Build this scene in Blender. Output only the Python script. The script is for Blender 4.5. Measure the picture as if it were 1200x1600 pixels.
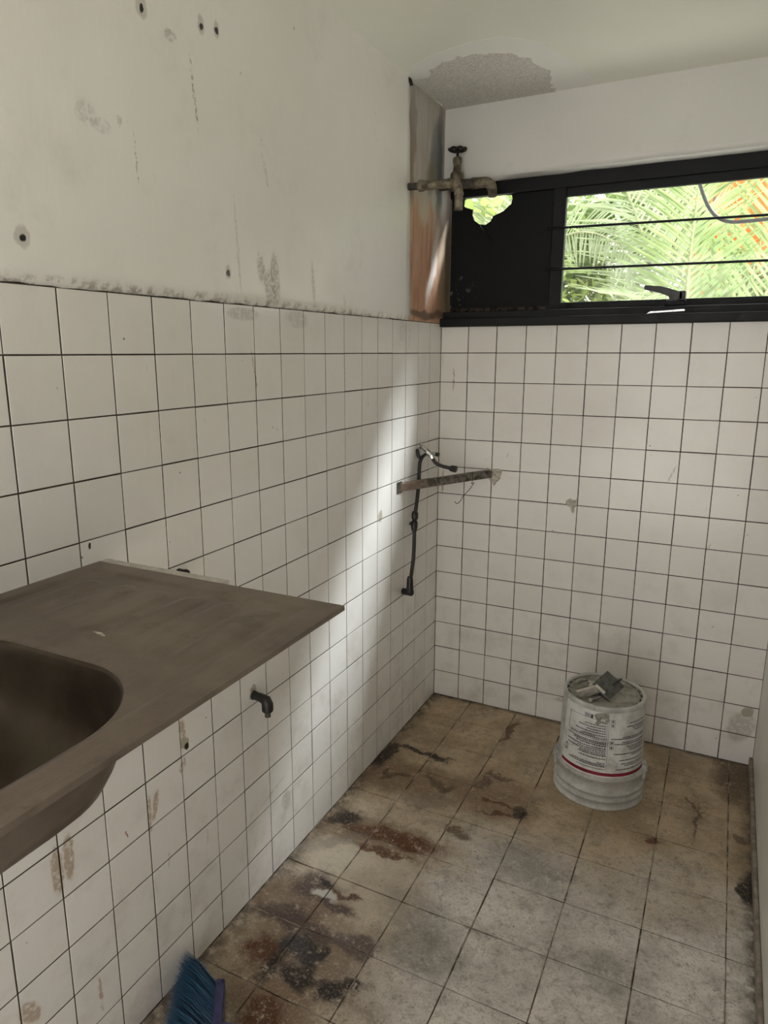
import bpy, bmesh, math, random
from mathutils import Vector, Matrix, noise as mnoise

for o in list(bpy.data.objects):
    bpy.data.objects.remove(o, do_unlink=True)
scene = bpy.context.scene
COL = scene.collection
random.seed(7)

# ------------------------------------------------------------------ camera
YAW, PITCH, ROLL = -0.4737, -0.2201, -0.0014
cam_d = bpy.data.cameras.new('camera')
cam = bpy.data.objects.new('camera', cam_d)
COL.objects.link(cam)
cf = Vector((math.sin(YAW) * math.cos(PITCH), math.cos(YAW) * math.cos(PITCH), math.sin(PITCH)))
cr = Vector((math.cos(YAW), -math.sin(YAW), 0))
cu = cr.cross(cf)
cr2 = cr * math.cos(ROLL) + cu * math.sin(ROLL)
cu2 = -cr * math.sin(ROLL) + cu * math.cos(ROLL)
cam.matrix_world = Matrix(((cr2.x, cu2.x, -cf.x, 1.0145), (cr2.y, cu2.y, -cf.y, -2.6094),
                           (cr2.z, cu2.z, -cf.z, 1.4338), (0, 0, 0, 1)))
cam_d.sensor_fit = 'VERTICAL'
cam_d.sensor_height = 24.0
cam_d.lens = 1098.57 / 1600 * 24.0
cam_d.shift_x = (600 - 572.87) / 1600
cam_d.shift_y = (796.0 - 800) / 1600
cam_d.clip_start = 0.02
scene.camera = cam

# ------------------------------------------------------------------ sky, light, exposure
w = bpy.data.worlds.new('overcast_sky')
scene.world = w
w.use_nodes = True
bg = w.node_tree.nodes['Background']
bg.inputs['Color'].default_value = (1.0, 0.972, 0.955, 1)
bg.inputs['Strength'].default_value = 1.0
scene.view_settings.view_transform = 'Standard'
scene.view_settings.look = 'None'
scene.view_settings.gamma = 1.0
scene.view_settings.use_curve_mapping = False
scene.view_settings.exposure = 1.38
scene.cycles.use_denoising = True
scene.cycles.max_bounces = 8
scene.cycles.diffuse_bounces = 6
scene.cycles.use_adaptive_sampling = True
scene.cycles.adaptive_threshold = 0.05
scene.cycles.caustics_reflective = False
scene.cycles.caustics_refractive = False
scene.cycles.transparent_max_bounces = 12
scene.cycles.sample_clamp_indirect = 6.0
sun_d = bpy.data.lights.new('hazy_sun', 'SUN')
sun_d.energy = 5.8
sun_d.angle = math.radians(14)
sun_d.color = (0.90, 0.95, 1.0)
sun = bpy.data.objects.new('hazy_sun', sun_d)
COL.objects.link(sun)
sun.rotation_euler = Vector((-1.0, -0.94, -1.48)).to_track_quat('-Z', 'Y').to_euler()


def portal(name, loc, rot, sx, sy):
    d = bpy.data.lights.new(name, 'AREA')
    d.shape = 'RECTANGLE'
    d.size, d.size_y = sx, sy
    d.cycles.is_portal = True
    o = bpy.data.objects.new(name, d)
    COL.objects.link(o)
    o.location = loc
    o.rotation_euler = rot
    return o


portal('window_portal', (0.80, 0.115, 1.79), (-math.pi / 2, 0, 0), 0.76, 0.40)
portal('doorway_portal', (0.62, -3.42, 1.08), (math.pi / 2, 0, 0), 1.16, 2.14)

# ------------------------------------------------------------------ material helpers


class NT:
    def __init__(self, name):
        self.m = bpy.data.materials.new(name)
        self.m.use_nodes = True
        self.t = self.m.node_tree
        self.b = self.t.nodes['Principled BSDF']
        self.out = self.t.nodes['Material Output']
        g = self.n('ShaderNodeNewGeometry')
        self.pos = g.outputs['Position']

    def n(self, typ, **kw):
        nd = self.t.nodes.new(typ)
        for k, v in kw.items():
            setattr(nd, k, v)
        return nd

    def put(self, sock, v):
        if isinstance(v, bpy.types.NodeSocket):
            self.t.links.new(v, sock)
        elif isinstance(v, (tuple, list)) and sock.type == 'RGBA' and len(v) == 3:
            sock.default_value = (*v, 1)
        else:
            sock.default_value = v

    def noise(self, scale, detail=4, rough=0.55, vec=None, stretch=None, out='Fac', dist=0.0):
        v = vec or self.pos
        if stretch:
            mp = self.n('ShaderNodeMapping')
            self.put(mp.inputs['Vector'], v)
            mp.inputs['Scale'].default_value = stretch
            v = mp.outputs[0]
        nd = self.n('ShaderNodeTexNoise')
        self.put(nd.inputs['Vector'], v)
        nd.inputs['Scale'].default_value = scale
        nd.inputs['Detail'].default_value = detail
        nd.inputs['Roughness'].default_value = rough
        nd.inputs['Distortion'].default_value = dist
        return nd.outputs[out]

    def rng(self, v, a, b, c=0.0, d=1.0, smooth=True):
        nd = self.n('ShaderNodeMapRange')
        nd.interpolation_type = 'SMOOTHSTEP' if smooth else 'LINEAR'
        self.put(nd.inputs[0], v)
        for i, x in enumerate((a, b, c, d)):
            self.put(nd.inputs[i + 1], x)
        return nd.outputs[0]

    def math(self, op, a, b=0.0):
        nd = self.n('ShaderNodeMath', operation=op)
        self.put(nd.inputs[0], a)
        self.put(nd.inputs[1], b)
        return nd.outputs[0]

    def mix(self, f, a, b, mode='MIX'):
        nd = self.n('ShaderNodeMix', data_type='RGBA', blend_type=mode)
        self.put(nd.inputs[0], f)
        self.put(nd.inputs[6], a)
        self.put(nd.inputs[7], b)
        return nd.outputs[2]

    def sep(self, v=None):
        nd = self.n('ShaderNodeSeparateXYZ')
        self.put(nd.inputs[0], v or self.pos)
        return nd.outputs

    def warp(self, amp, scale, detail=4):
        c = self.noise(scale, detail, out='Color')
        s = self.n('ShaderNodeVectorMath', operation='SUBTRACT')
        self.put(s.inputs[0], c)
        s.inputs[1].default_value = (0.5, 0.5, 0.5)
        m = self.n('ShaderNodeVectorMath', operation='SCALE')
        self.put(m.inputs[0], s.outputs[0])
        m.inputs['Scale'].default_value = amp
        a = self.n('ShaderNodeVectorMath', operation='ADD')
        self.put(a.inputs[0], self.pos)
        self.put(a.inputs[1], m.outputs[0])
        return a.outputs[0]

    def spot(self, vec, plane, c0, c1, l, wd, ang, soft=0.5):
        """mask of one elongated mark on the plane 'xy', 'yz' or 'xz'"""
        mp = self.n('ShaderNodeMapping', vector_type='TEXTURE')
        self.put(mp.inputs['Vector'], vec)
        if plane == 'xy':
            loc, rot, sc = (c0, c1, 0), (0, 0, ang), (l, wd, 1)
        elif plane == 'yz':
            loc, rot, sc = (0, c0, c1), (ang, 0, 0), (1, l, wd)
        else:
            loc, rot, sc = (c0, 0, c1), (0, -ang, 0), (l, 1, wd)
        mp.inputs['Location'].default_value = loc
        mp.inputs['Rotation'].default_value = rot
        mp.inputs['Scale'].default_value = sc
        ln = self.n('ShaderNodeVectorMath', operation='LENGTH')
        self.put(ln.inputs[0], mp.outputs[0])
        return self.rng(ln.outputs['Value'], 1.0 + soft * 0.5, 1.0 - soft * 0.5, 0, 1)

    def bump(self, h, strength=0.3, dist=0.002):
        nd = self.n('ShaderNodeBump')
        nd.inputs['Strength'].default_value = strength
        nd.inputs['Distance'].default_value = dist
        self.put(nd.inputs['Height'], h)
        self.put(self.b.inputs['Normal'], nd.outputs[0])

    def done(self, color=None, rough=0.5, metal=0.0, spec=0.5, coat=0.0):
        if color is not None:
            self.put(self.b.inputs['Base Color'], color)
        self.put(self.b.inputs['Roughness'], rough)
        self.put(self.b.inputs['Metallic'], metal)
        self.put(self.b.inputs['Specular IOR Level'], spec)
        if coat:
            self.b.inputs['Coat Weight'].default_value = coat
            self.b.inputs['Coat Roughness'].default_value = 0.1
        return self.m


def simple(name, col, rough=0.5, metal=0.0, var=0.25, scale=30, spec=0.5, bump=0.15):
    t = NT(name)
    f = t.noise(scale, 5)
    dark = tuple(c * (1 - var) for c in col)
    lite = tuple(min(1, c * (1 + var)) for c in col)
    c = t.mix(t.rng(f, 0.3, 0.7), dark, lite)
    if bump:
        t.bump(f, bump, 0.001)
    return t.done(c, t.rng(f, 0.3, 0.7, max(0.03, rough - 0.08), min(1, rough + 0.08)), metal, spec)


MAT = {}

# white glazed wall tile with smears, drips and chips at their places
LEFT_MARKS = [('drip', -1.532, 0.606, 0.034, 0.010, -1.53), ('drip', -1.537, 0.529, 0.018, 0.008, -1.96),
    ('drip', -1.646, 0.473, 0.044, 0.005, -1.58), ('drip', -1.628, 0.485, 0.032, 0.009, -1.8),
    ('drip', -1.877, 0.506, 0.050, 0.013, -1.57), ('drip', -1.850, 0.515, 0.047, 0.012, -1.61),
    ('drip', -1.81, 0.168, 0.043, 0.004, -1.56), ('drip', -1.962, 0.272, 0.03, 0.016, -1.06),
    ('chip', -0.53, 0.891, 0.022, 0.016, 1.2), ('grey', -0.301, 1.494, 0.05, 0.010, -1.54),
    ('grey', -0.36, 1.51, 0.03, 0.05, 0.0), ('grey', -1.02, 1.515, 0.05, 0.022, -0.1),
    ('grey', -1.25, 1.52, 0.06, 0.015, 0.0), ('drip', -0.62, 1.282, 0.025, 0.002, -1.57),
    ('drip', -1.216, 1.397, 0.05, 0.003, -1.4), ('dirt', -1.194, 0.256, 0.06, 0.004, 0.25),
    ('dirt', -1.135, 0.188, 0.03, 0.022, 1.57), ('red', -1.712, 0.468, 0.009, 0.002, -1.24),
    ('hole', -1.738, 1.088, 0.007, 0.003, -1.53),
    ('dirt', -1.47, 0.30, 0.02, 0.003, 1.5), ('dirt', -1.60, 0.33, 0.02, 0.003, 1.5),
    ('chip', -1.528, 0.578, 0.016, 0.013, -1.2), ('hole', -1.522, 0.566, 0.008, 0.008, -1.2), ('dirt', -0.18, 1.28, 0.05, 0.002, 1.57)]
BACK_MARKS = [('drip', 0.055, 1.33, 0.045, 0.003, 1.57), ('drip', 0.02, 0.93, 0.05, 0.005, 1.57),
    ('dirt', 1.16, 0.14, 0.06, 0.04, 1.2), ('chip', 1.175, 0.20, 0.022, 0.016, 0.8),
    ('dirt', 0.86, 1.02, 0.03, 0.003, 1.2), ('dirt', 1.0, 0.78, 0.02, 0.003, 1.1),
    ('dirt', 0.28, 1.05, 0.012, 0.003, 1.4), ('dirt', 0.57, 0.10, 0.06, 0.012, 0.1)]
MARKCOL = {'drip': (0.36, 0.255, 0.165), 'chip': (0.40, 0.37, 0.30), 'grey': (0.42, 0.40, 0.36),
           'dirt': (0.30, 0.27, 0.22), 'red': (0.22, 0.03, 0.02), 'hole': (0.015, 0.012, 0.01)}


def tile_material(name, plane, marks):
    t = NT(name)
    oi = t.n('ShaderNodeObjectInfo')
    base = t.mix(oi.outputs['Random'], (0.765, 0.745, 0.71), (0.825, 0.805, 0.775))
    base = t.mix(t.rng(t.noise(2.2, 3), 0.35, 0.7, 0, 0.5), base, (0.79, 0.755, 0.71))
    # faint dirt film, thicker low down in the splash zone
    z = t.sep()[2]
    film = t.math('MULTIPLY', t.rng(t.noise(9, 6, 0.65), 0.45, 0.75), t.rng(z, 0.9, 0.0, 0.10, 0.45))
    base = t.mix(film, base, (0.42, 0.37, 0.31))
    # small dark specks
    sp = t.n('ShaderNodeTexVoronoi')
    t.put(sp.inputs['Vector'], t.warp(0.01, 90))
    sp.inputs['Scale'].default_value = 26
    spk = t.math('MULTIPLY', t.rng(sp.outputs['Distance'], 0.075, 0.03), t.rng(t.noise(11, 2), 0.56, 0.60))
    base = t.mix(t.math('MULTIPLY', spk, 0.8), base, (0.09, 0.07, 0.055))
    # fine vertical drip scratches
    st = (1, 160, 9) if plane == 'yz' else (160, 1, 9)
    dr = t.math('MULTIPLY', t.rng(t.noise(1.0, 2, 0.5, stretch=st), 0.70, 0.76), t.rng(t.noise(6, 2), 0.57, 0.63))
    base = t.mix(t.math('MULTIPLY', dr, 0.5), base, (0.33, 0.25, 0.17))
    wv = t.warp(0.016, 60, 5)
    brk = t.rng(t.noise(70, 5, 0.65), 0.36, 0.52, 0.25, 1.0)
    anym = 0.0
    for k, a, b, l, wd, ang in marks:
        m = t.spot(wv, plane, a, b, l, wd, ang, 0.35)
        amt = {'grey': 0.55, 'dirt': 0.5, 'drip': 0.75}.get(k, 1.0)
        m2 = t.math('MULTIPLY', t.math('MULTIPLY', m, amt), brk) if k not in ('hole', 'chip') else m
        base = t.mix(m2, base, MARKCOL[k])
        anym = t.math('MAXIMUM', anym, m2)
    rough = t.math('ADD', t.rng(t.noise(14, 4), 0.3, 0.7, 0.13, 0.24), t.math('MULTIPLY', anym, 0.5))
    t.bump(t.noise(16, 2), 0.08, 0.002)
    return t.done(base, rough, 0, 0.5)


MAT['tile_left'] = tile_material('glazed_tile_left', 'yz', [])
MAT['tile_back'] = tile_material('glazed_tile_back', 'xz', [])


def near(marks, c0, c1, h0, h1, pad):
    """the marks that reach the tile centred at (c0, c1)"""
    out = []
    for m in marks:
        r_ = max(m[3], m[4]) * 1.5 + pad
        if abs(m[1] - c0) < h0 + r_ and abs(m[2] - c1) < h1 + r_:
            out.append(m)
    return out


def own_material(o, m):
    o.material_slots[0].link = 'OBJECT'
    o.material_slots[0].material = m
MAT['grout'] = simple('dark_grout', (0.055, 0.043, 0.033), 0.9, 0, 0.5, 25, 0.2)

# painted plaster, left wall
t = NT('painted_plaster_left')
base = t.mix(t.rng(t.noise(1.6, 3), 0.35, 0.65), (0.81, 0.79, 0.74), (0.85, 0.835, 0.795))
base = t.mix(t.math('MULTIPLY', t.rng(t.noise(5, 7, 0.7), 0.5, 0.8), 0.25), base, (0.50, 0.47, 0.41))
wv = t.warp(0.012, 70, 5)
wv2 = t.warp(0.03, 40, 6)
brk = t.rng(t.noise(110, 5, 0.7), 0.42, 0.58)
hgt = t.noise(55, 4, 0.5, stretch=(1, 1, 0.25))
hsum = t.math('MULTIPLY', hgt, 0.35)
PL = [('ring', -1.524, 2.039, .018, .022), ('ring', -1.36, 2.068, .013, .02), ('ring', -1.312, 2.077, .011, .018),
      ('ring', -1.82, 1.611, .017, .020), ('ring', -1.308, 1.606, .011, .016)]
for k, a, b, l, wd in PL:
    m = t.spot(wv, 'yz', a, b, l * .8, wd * .85, 0.0, 0.5)
    base = t.mix(t.math('MULTIPLY', m, 0.5), base, (0.36, 0.33, 0.29))
    h = t.spot(wv, 'yz', a, b - .002, .0055, .0065, 0.0, 0.4)
    base = t.mix(h, base, (0.02, 0.018, 0.016))
    hsum = t.math('SUBTRACT', hsum, t.math('ADD', t.math('MULTIPLY', m, 0.4), t.math('MULTIPLY', h, 2.0)))
for a, b, l, wd, ang, amt in [(-1.452, 2.018, .016, .010, .22, .6), (-1.672, 1.827, .022, .02, 0, .35), (-1.64, 1.815, .022, .012, 0, .35),
        (-1.597, 1.833, .006, .010, 0, .5), (-1.392, 1.936, .064, .0032, -1.47, .9), (-1.563, 1.774, .045, .0018, -1.52, .8),
        (-1.155, 1.843, .038, .005, -1.3, .4), (-1.184, 1.624, .035, .015, -1.35, .6), (-1.128, 1.606, .06, .018, -1.5, .6),
        (-1.15, 1.575, .05, .02, -1.5, .6), (-1.271, 1.661, .113, .003, -1.51, .3), (-1.019, 2.183, .004, .005, 0, .8),
        (-0.95, 1.60, .06, .008, -1.5, .3), (-0.78, 1.57, .03, .006, -1.4, .4)]:
    m = t.math('MULTIPLY', t.math('MULTIPLY', t.spot(wv, 'yz', a, b, l, wd, ang, 0.5), brk), amt * .7)
    base = t.mix(m, base, (0.24, 0.21, 0.18))
    hsum = t.math('SUBTRACT', hsum, m)
sp = t.n('ShaderNodeTexVoronoi')
t.put(sp.inputs['Vector'], t.warp(0.012, 60))
sp.inputs['Scale'].default_value = 17
spk = t.math('MULTIPLY', t.rng(sp.outputs['Distance'], 0.09, 0.03), t.rng(t.noise(3.2, 2), 0.52, 0.58))
base = t.mix(t.math('MULTIPLY', spk, 0.35), base, (0.22, 0.20, 0.17))
hsum = t.math('SUBTRACT', hsum, t.math('MULTIPLY', spk, 0.5))
# dirt gathered on the lumpy bottom bead
z = t.sep()[2]
bd = t.math('MULTIPLY', t.rng(z, 1.562, 1.546), t.rng(t.noise(40, 6, 0.7), 0.45, 0.62))
base = t.mix(t.math('MULTIPLY', bd, 0.7), base, (0.24, 0.20, 0.16))
t.bump(hsum, 0.5, 0.003)
MAT['plaster_left'] = t.done(base, t.rng(t.noise(8, 3), 0.3, 0.7, 0.30, 0.42), 0, 0.5)


def paint(name, a, b, r0, r1, bump=0.2, dirt=0.3):
    t = NT(name)
    c = t.mix(t.rng(t.noise(1.7, 4), 0.35, 0.65), a, b)
    h = t.noise(60, 4)
    c = t.mix(t.math('MULTIPLY', t.rng(t.noise(7, 7, 0.7), 0.56, 0.78), dirt), c, tuple(x * 0.6 for x in a))
    t.bump(h, bump, 0.0015)
    return t.done(c, t.rng(t.noise(6, 3), 0.3, 0.7, r0, r1), 0, 0.5)


MAT['paint_back'] = paint('painted_plaster_back', (0.72, 0.715, 0.69), (0.76, 0.755, 0.73), 0.4, 0.5)
MAT['ceiling'] = paint('satin_ceiling_paint', (0.85, 0.85, 0.77), (0.87, 0.87, 0.80), 0.30, 0.36, 0.05, 0.0)
MAT['paint_right'] = paint('painted_plaster_right', (0.68, 0.67, 0.63), (0.74, 0.73, 0.69), 0.35, 0.5)
MAT['fresh_paint'] = paint('fresh_white_paint', (0.86, 0.86, 0.82), (0.88, 0.88, 0.85), 0.5, 0.6, 0.2, 0.0)
MAT['cement'] = simple('rough_cement', (0.42, 0.39, 0.335), 0.9, 0, 0.3, 90, 0.2, 0.8)
MAT['skim'] = simple('peeled_grey_skim_coat', (0.64, 0.62, 0.585), 0.9, 0, 0.16, 140, 0.2, 0.6)
MAT['skirting'] = simple('brown_grey_skirting', (0.24, 0.205, 0.17), 0.7, 0, 0.35, 40)

# bare scraped strip of the left wall, stained orange and grey
t = NT('stained_bare_plaster')
z = t.sep()[2]
y = t.sep()[1]
streak = t.noise(1.0, 5, 0.6, stretch=(1, 45, 6), vec=t.warp(0.05, 6))
low = t.mix(t.rng(streak, 0.3, 0.7), (0.40, 0.20, 0.12), (0.56, 0.36, 0.24))
low = t.mix(t.rng(t.math('ADD', y, t.math('MULTIPLY', z, 0.25)), 0.33, 0.46), low, (0.34, 0.27, 0.19))
up = t.mix(t.rng(streak, 0.3, 0.7), (0.40, 0.36, 0.31), (0.52, 0.485, 0.45))
zz = t.math('ADD', z, t.math('MULTIPLY', t.math('SUBTRACT', t.noise(7, 3), 0.5), 0.25))
base = t.mix(t.rng(zz, 1.88, 1.98), low, up)
wv = t.warp(0.07, 9, 4)
for a, b, l, wd, ang, col, amt in [(-0.05, 2.08, .17, .03, 1.55, (0.07, 0.075, 0.08), .9), (-0.10, 2.10, .12, .04, 1.3, (0.20, 0.21, 0.22), .8),
        (-0.31, 2.06, .12, .035, 1.6, (0.23, 0.15, 0.09), .85), (-0.30, 2.17, .10, .03, 1.5, (0.28, 0.24, 0.21), .7),
        (-0.13, 2.03, .05, .05, 1.6, (0.25, 0.22, 0.11), .7), (-0.19, 1.93, .05, .05, 1.6, (0.48, 0.44, 0.37), .8),
        (-0.10, 1.74, .14, .024, 1.25, (0.75, 0.72, 0.68), .85), (-0.335, 1.97, .035, .025, 0, (0.035, 0.028, 0.022), .9),  # the pale mark here is the light streak on the strip, painted in
        (-0.15, 1.565, .18, .014, 0, (0.10, 0.075, 0.055), .8), (0.05, 1.8, .25, .03, 1.57, (0.16, 0.12, 0.085), .7)]:
    m = t.math('MULTIPLY', t.spot(wv, 'yz', a, b, l, wd, ang, 0.8), amt)
    base = t.mix(m, base, col)
t.bump(t.noise(80, 5, stretch=(1, 1, 0.3)), 0.5, 0.002)
MAT['strip'] = t.done(base, 0.5, 0, 0.4)

# cement floor tiles with soot, rust and paint spots; the light marks paint in sunshine
FLOOR = [('tint', .22, -1.42, .16, .10, .1), ('tint', .20, -.93, .20, .05, .1), ('tint', .12, -1.25, .14, .06, .2), ('tint', .15, -.62, .18, .07, .2), ('tint', .45, -.58, .12, .09, .2),
    ('tint', .22, -1.60, .12, .07, .1), ('light', .25, -1.10, .15, .07, -.05), ('light', .332, -1.183, .08, .05, .16), ('light', .13, -1.05, .10, .05, .2),
    ('rust', .224, -.919, .134, .022, .09), ('rust', .30, -.925, .045, .024, .05), ('rust', .238, -.988, .083, .010, .01), ('black', .065, -.904, .045, .026, .5),
    ('black', .127, -.449, .119, .010, .03), ('black', .19, -.455, .04, .014, .0), ('brown', .111, -.62, .05, .010, .56), ('brown', .07, -.63, .03, .01, 1.3),
    ('brown', .25, -.60, .06, .012, -.7), ('brown', .30, -.63, .035, .012, 1.2), ('rust', .381, -.161, .08, .011, 1.53),
    ('brown', .391, -.504, .06, .015, 1.57), ('brown', .43, -.47, .05, .01, 0.1), ('rust', .479, -.612, .06, .006, .11), ('rust', .488, -.66, .055, .007, .18), ('black', .545, -.63, .014, .02, .3),
    ('black', .20, -1.385, .055, .026, .1), ('black', .165, -1.44, .022, .05, .0), ('black', .24, -1.46, .045, .02, -.3), ('black', .25, -1.40, .02, .035, 0),
    ('black', .331, -1.466, .033, .022, -.26), ('black', .36, -1.42, .03, .014, .5), ('purple', .118, -1.196, .045, .04, -.03), ('purple', .214, -1.235, .06, .016, 0),
    ('purple', .11, -1.315, .07, .022, .1), ('purple', .20, -1.33, .10, .016, 0.05), ('purple', .327, -1.318, .045, .022, .05), ('black', .15, -1.178, .012, .008, 0),
    ('white', .169, -1.212, .034, .011, .1), ('rust', .215, -1.19, .045, .006, .0), ('black', 1.198, -.665, .06, .020, 1.45), ('black', 1.175, -.70, .012, .010, 0), ('brown', 1.175, -.456, .02, .015, -1.28),
    ('brown', 1.15, -.1, .05, .12, .0), ('rust', .12, -1.43, .035, .03, 1.21), ('black', .02, -.53, .08, .02, 1.5), ('dark', .26, -.70, .08, .03, .34),
    ('brown', .40, -.815, .02, .03, 1.25), ('rust', .93, -.577, .022, .012, -.95), ('dark', .63, -.857, .11, .06, -.28), ('dark', .402, -1.158, .09, .05, -.17),
    ('dark', .891, -1.117, .05, .04, .85), ('dark', .47, -1.26, .09, .05, .08), ('rust', .229, -1.585, .042, .04, .47), ('dark', .10, -1.0, .08, .02, .9),
    ('brown', 1.03, -.33, .03, .008, -1.2), ('brown', 1.05, -.42, .09, .006, 1.5), ('white', 1.165, -1.0, .022, .006, .7), ('white', 1.18, -1.02, .006, .006, 0)]
FC = {'tint': (0.17, 0.105, 0.06), 'rust': (0.10, 0.034, 0.012), 'black': (0.018, 0.012, 0.009), 'brown': (0.085, 0.048, 0.024), 'purple': (0.085, 0.055, 0.048),
      'light': (0.62, 0.55, 0.45), 'white': (0.66, 0.64, 0.60), 'dark': (0.16, 0.14, 0.12)}
FA = {'tint': .75, 'rust': .95, 'black': 1.0, 'brown': .85, 'purple': .9, 'light': .45, 'white': .9, 'dark': .5}
def floor_material(marks):
    t = NT('stained_cement_floor_tile')
    sx = t.sep()
    oi = t.n('ShaderNodeObjectInfo')
    tan = t.mix(t.rng(t.noise(5, 6, 0.65), 0.35, 0.65), (0.34, 0.25, 0.15), (0.53, 0.41, 0.27))
    gry = t.mix(t.rng(t.noise(6, 7, 0.7), 0.3, 0.7), (0.46, 0.425, 0.38), (0.78, 0.735, 0.675))
    yy = t.math('ADD', sx[1], t.math('MULTIPLY', t.math('SUBTRACT', t.noise(4, 4), 0.5), 0.5))
    crm = t.mix(t.rng(t.noise(7, 7, 0.7), 0.3, 0.7), (0.40, 0.315, 0.225), (0.70, 0.595, 0.46))
    xx_ = t.math('ADD', sx[0], t.math('MULTIPLY', t.math('SUBTRACT', t.noise(5, 4), 0.5), 0.35))
    gry = t.mix(t.rng(xx_, 0.50, 0.28), gry, crm)
    base = t.mix(t.rng(yy, -0.95, -0.55), gry, tan)
    base = t.mix(t.math('MULTIPLY', oi.outputs['Random'], 0.15), base, (0.25, 0.215, 0.18))
    # blotchy soot and fine grit
    base = t.mix(t.math('MULTIPLY', t.rng(t.noise(11, 9, 0.75, dist=0.6), 0.50, 0.66), 0.45), base, (0.17, 0.135, 0.10))
    base = t.mix(t.math('MULTIPLY', t.rng(t.noise(38, 8, 0.8), 0.50, 0.62), 0.45), base, (0.15, 0.12, 0.09))
    base = t.mix(t.math('MULTIPLY', t.rng(t.noise(150, 6, 0.8), 0.50, 0.64), 0.50), base, (0.11, 0.088, 0.066))
    base = t.mix(t.math('MULTIPLY', t.rng(t.noise(120, 5, 0.75, vec=t.warp(0.4, 3)), 0.56, 0.68), 0.35), base, (0.74, 0.69, 0.61))
    # dirt along the walls
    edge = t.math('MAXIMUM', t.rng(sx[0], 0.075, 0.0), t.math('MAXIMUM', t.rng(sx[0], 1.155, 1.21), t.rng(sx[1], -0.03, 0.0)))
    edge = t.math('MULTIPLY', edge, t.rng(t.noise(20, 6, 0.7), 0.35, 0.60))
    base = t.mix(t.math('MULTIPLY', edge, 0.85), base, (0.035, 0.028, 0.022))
    wv = t.warp(0.085, 20, 9)
    brk = t.math('MULTIPLY', t.rng(t.noise(30, 8, 0.8), 0.38, 0.47, 0.12, 1.0), t.rng(t.noise(130, 6, 0.8), 0.38, 0.50, 0.45, 1.0))
    for k, a, b, l, wd, ang in marks:
        m = t.math('MULTIPLY', t.spot(wv, 'xy', a, b, l * 1.12, wd * 1.35, ang, 0.8), FA[k])
        if k != 'white':
            m = t.math('MULTIPLY', m, brk)
        base = t.mix(m, base, FC[k])
    sp = t.n('ShaderNodeTexVoronoi')
    t.put(sp.inputs['Vector'], t.warp(0.02, 60))
    sp.inputs['Scale'].default_value = 21
    spk = t.math('MULTIPLY', t.rng(sp.outputs['Distance'], 0.10, 0.06), t.rng(t.noise(9, 2), 0.60, 0.63))
    base = t.mix(t.math('MULTIPLY', spk, 0.85), base, (0.60, 0.58, 0.54))
    sp = t.n('ShaderNodeTexVoronoi')
    t.put(sp.inputs['Vector'], t.warp(0.02, 80))
    sp.inputs['Scale'].default_value = 34
    spk = t.math('MULTIPLY', t.rng(sp.outputs['Distance'], 0.11, 0.05), t.rng(t.noise(13, 2), 0.56, 0.60))
    base = t.mix(t.math('MULTIPLY', spk, 0.85), base, (0.03, 0.025, 0.02))
    t.bump(t.noise(45, 8, 0.7), 0.35, 0.0015)
    return t.done(base, t.rng(t.noise(12, 5), 0.3, 0.7, 0.32, 0.55), 0, 0.35)


MAT['floor'] = floor_material([])
t = NT('floor_joint')
c = t.mix(t.rng(t.noise(14, 5), 0.42, 0.6), (0.06, 0.046, 0.034), (0.36, 0.31, 0.25))
MAT['joint'] = t.done(c, 0.95, 0, 0.1)

# metals, plastics
MAT['black_metal'] = simple('black_enamel_frame', (0.006, 0.007, 0.008), 0.5, 0, 0.3, 40, 0.25, 0.1)
t = NT('black_board_with_flaking_paint')
z = t.sep()[2]
xx = t.sep()[0]
zone = t.math('MULTIPLY', t.rng(xx, 0.12, 0.03), t.rng(z, 1.80, 1.70))
fl = t.math('MULTIPLY', t.rng(t.noise(26, 6, 0.7), 0.57, 0.60), zone)
c = t.mix(t.math('MULTIPLY', fl, 0.8), (0.005, 0.006, 0.007), (0.22, 0.19, 0.155))
bt = t.math('MULTIPLY', t.rng(z, 1.603, 1.592), t.rng(t.noise(50, 6, 0.7), 0.42, 0.55))
c = t.mix(t.math('MULTIPLY', bt, 0.6), c, (0.13, 0.10, 0.075))
MAT['black_board'] = t.done(c, 0.55, 0, 0.2)
MAT['steel_tarnished'] = None
t = NT('tarnished_stainless_steel')
br = t.noise(1.0, 5, 0.6, stretch=(260, 5, 5))
bl = t.noise(7, 6, 0.65)
c = t.mix(t.rng(bl, 0.35, 0.68), (0.18, 0.14, 0.115), (0.27, 0.225, 0.185))
c = t.mix(t.math('MULTIPLY', t.rng(t.noise(15, 7, 0.7), 0.55, 0.7), 0.5), c, (0.11, 0.085, 0.065))
c = t.mix(t.rng(br, 0.35, 0.7, 0, 0.25), c, (0.34, 0.295, 0.25))
t.bump(br, 0.05, 0.0005)
MAT['sink_steel'] = t.done(c, t.rng(t.math('ADD', t.math('MULTIPLY', br, 0.4), t.math('MULTIPLY', bl, 0.6)), 0.3, 0.7, 0.36, 0.52), 0.85, 0.5)
t = NT('tarnished_shaded_sink_bowl')  # tarnished steel, darkened further to paint in the shade inside the bowl
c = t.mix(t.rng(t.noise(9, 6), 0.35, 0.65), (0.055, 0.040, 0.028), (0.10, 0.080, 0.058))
MAT['shaded_bowl_steel'] = t.done(c, 0.45, 0.8, 0.5)
t = NT('weathered_brass_pipe')
f = t.noise(45, 6, 0.7)
c = t.mix(t.rng(f, 0.35, 0.65), (0.11, 0.085, 0.055), (0.27, 0.235, 0.175))
c = t.mix(t.math('MULTIPLY', t.rng(t.noise(20, 5), 0.55, 0.65), 0.7), c, (0.035, 0.028, 0.022))
t.bump(f, 0.4, 0.001)
MAT['pipe'] = t.done(c, 0.6, 0.35, 0.5)
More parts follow.
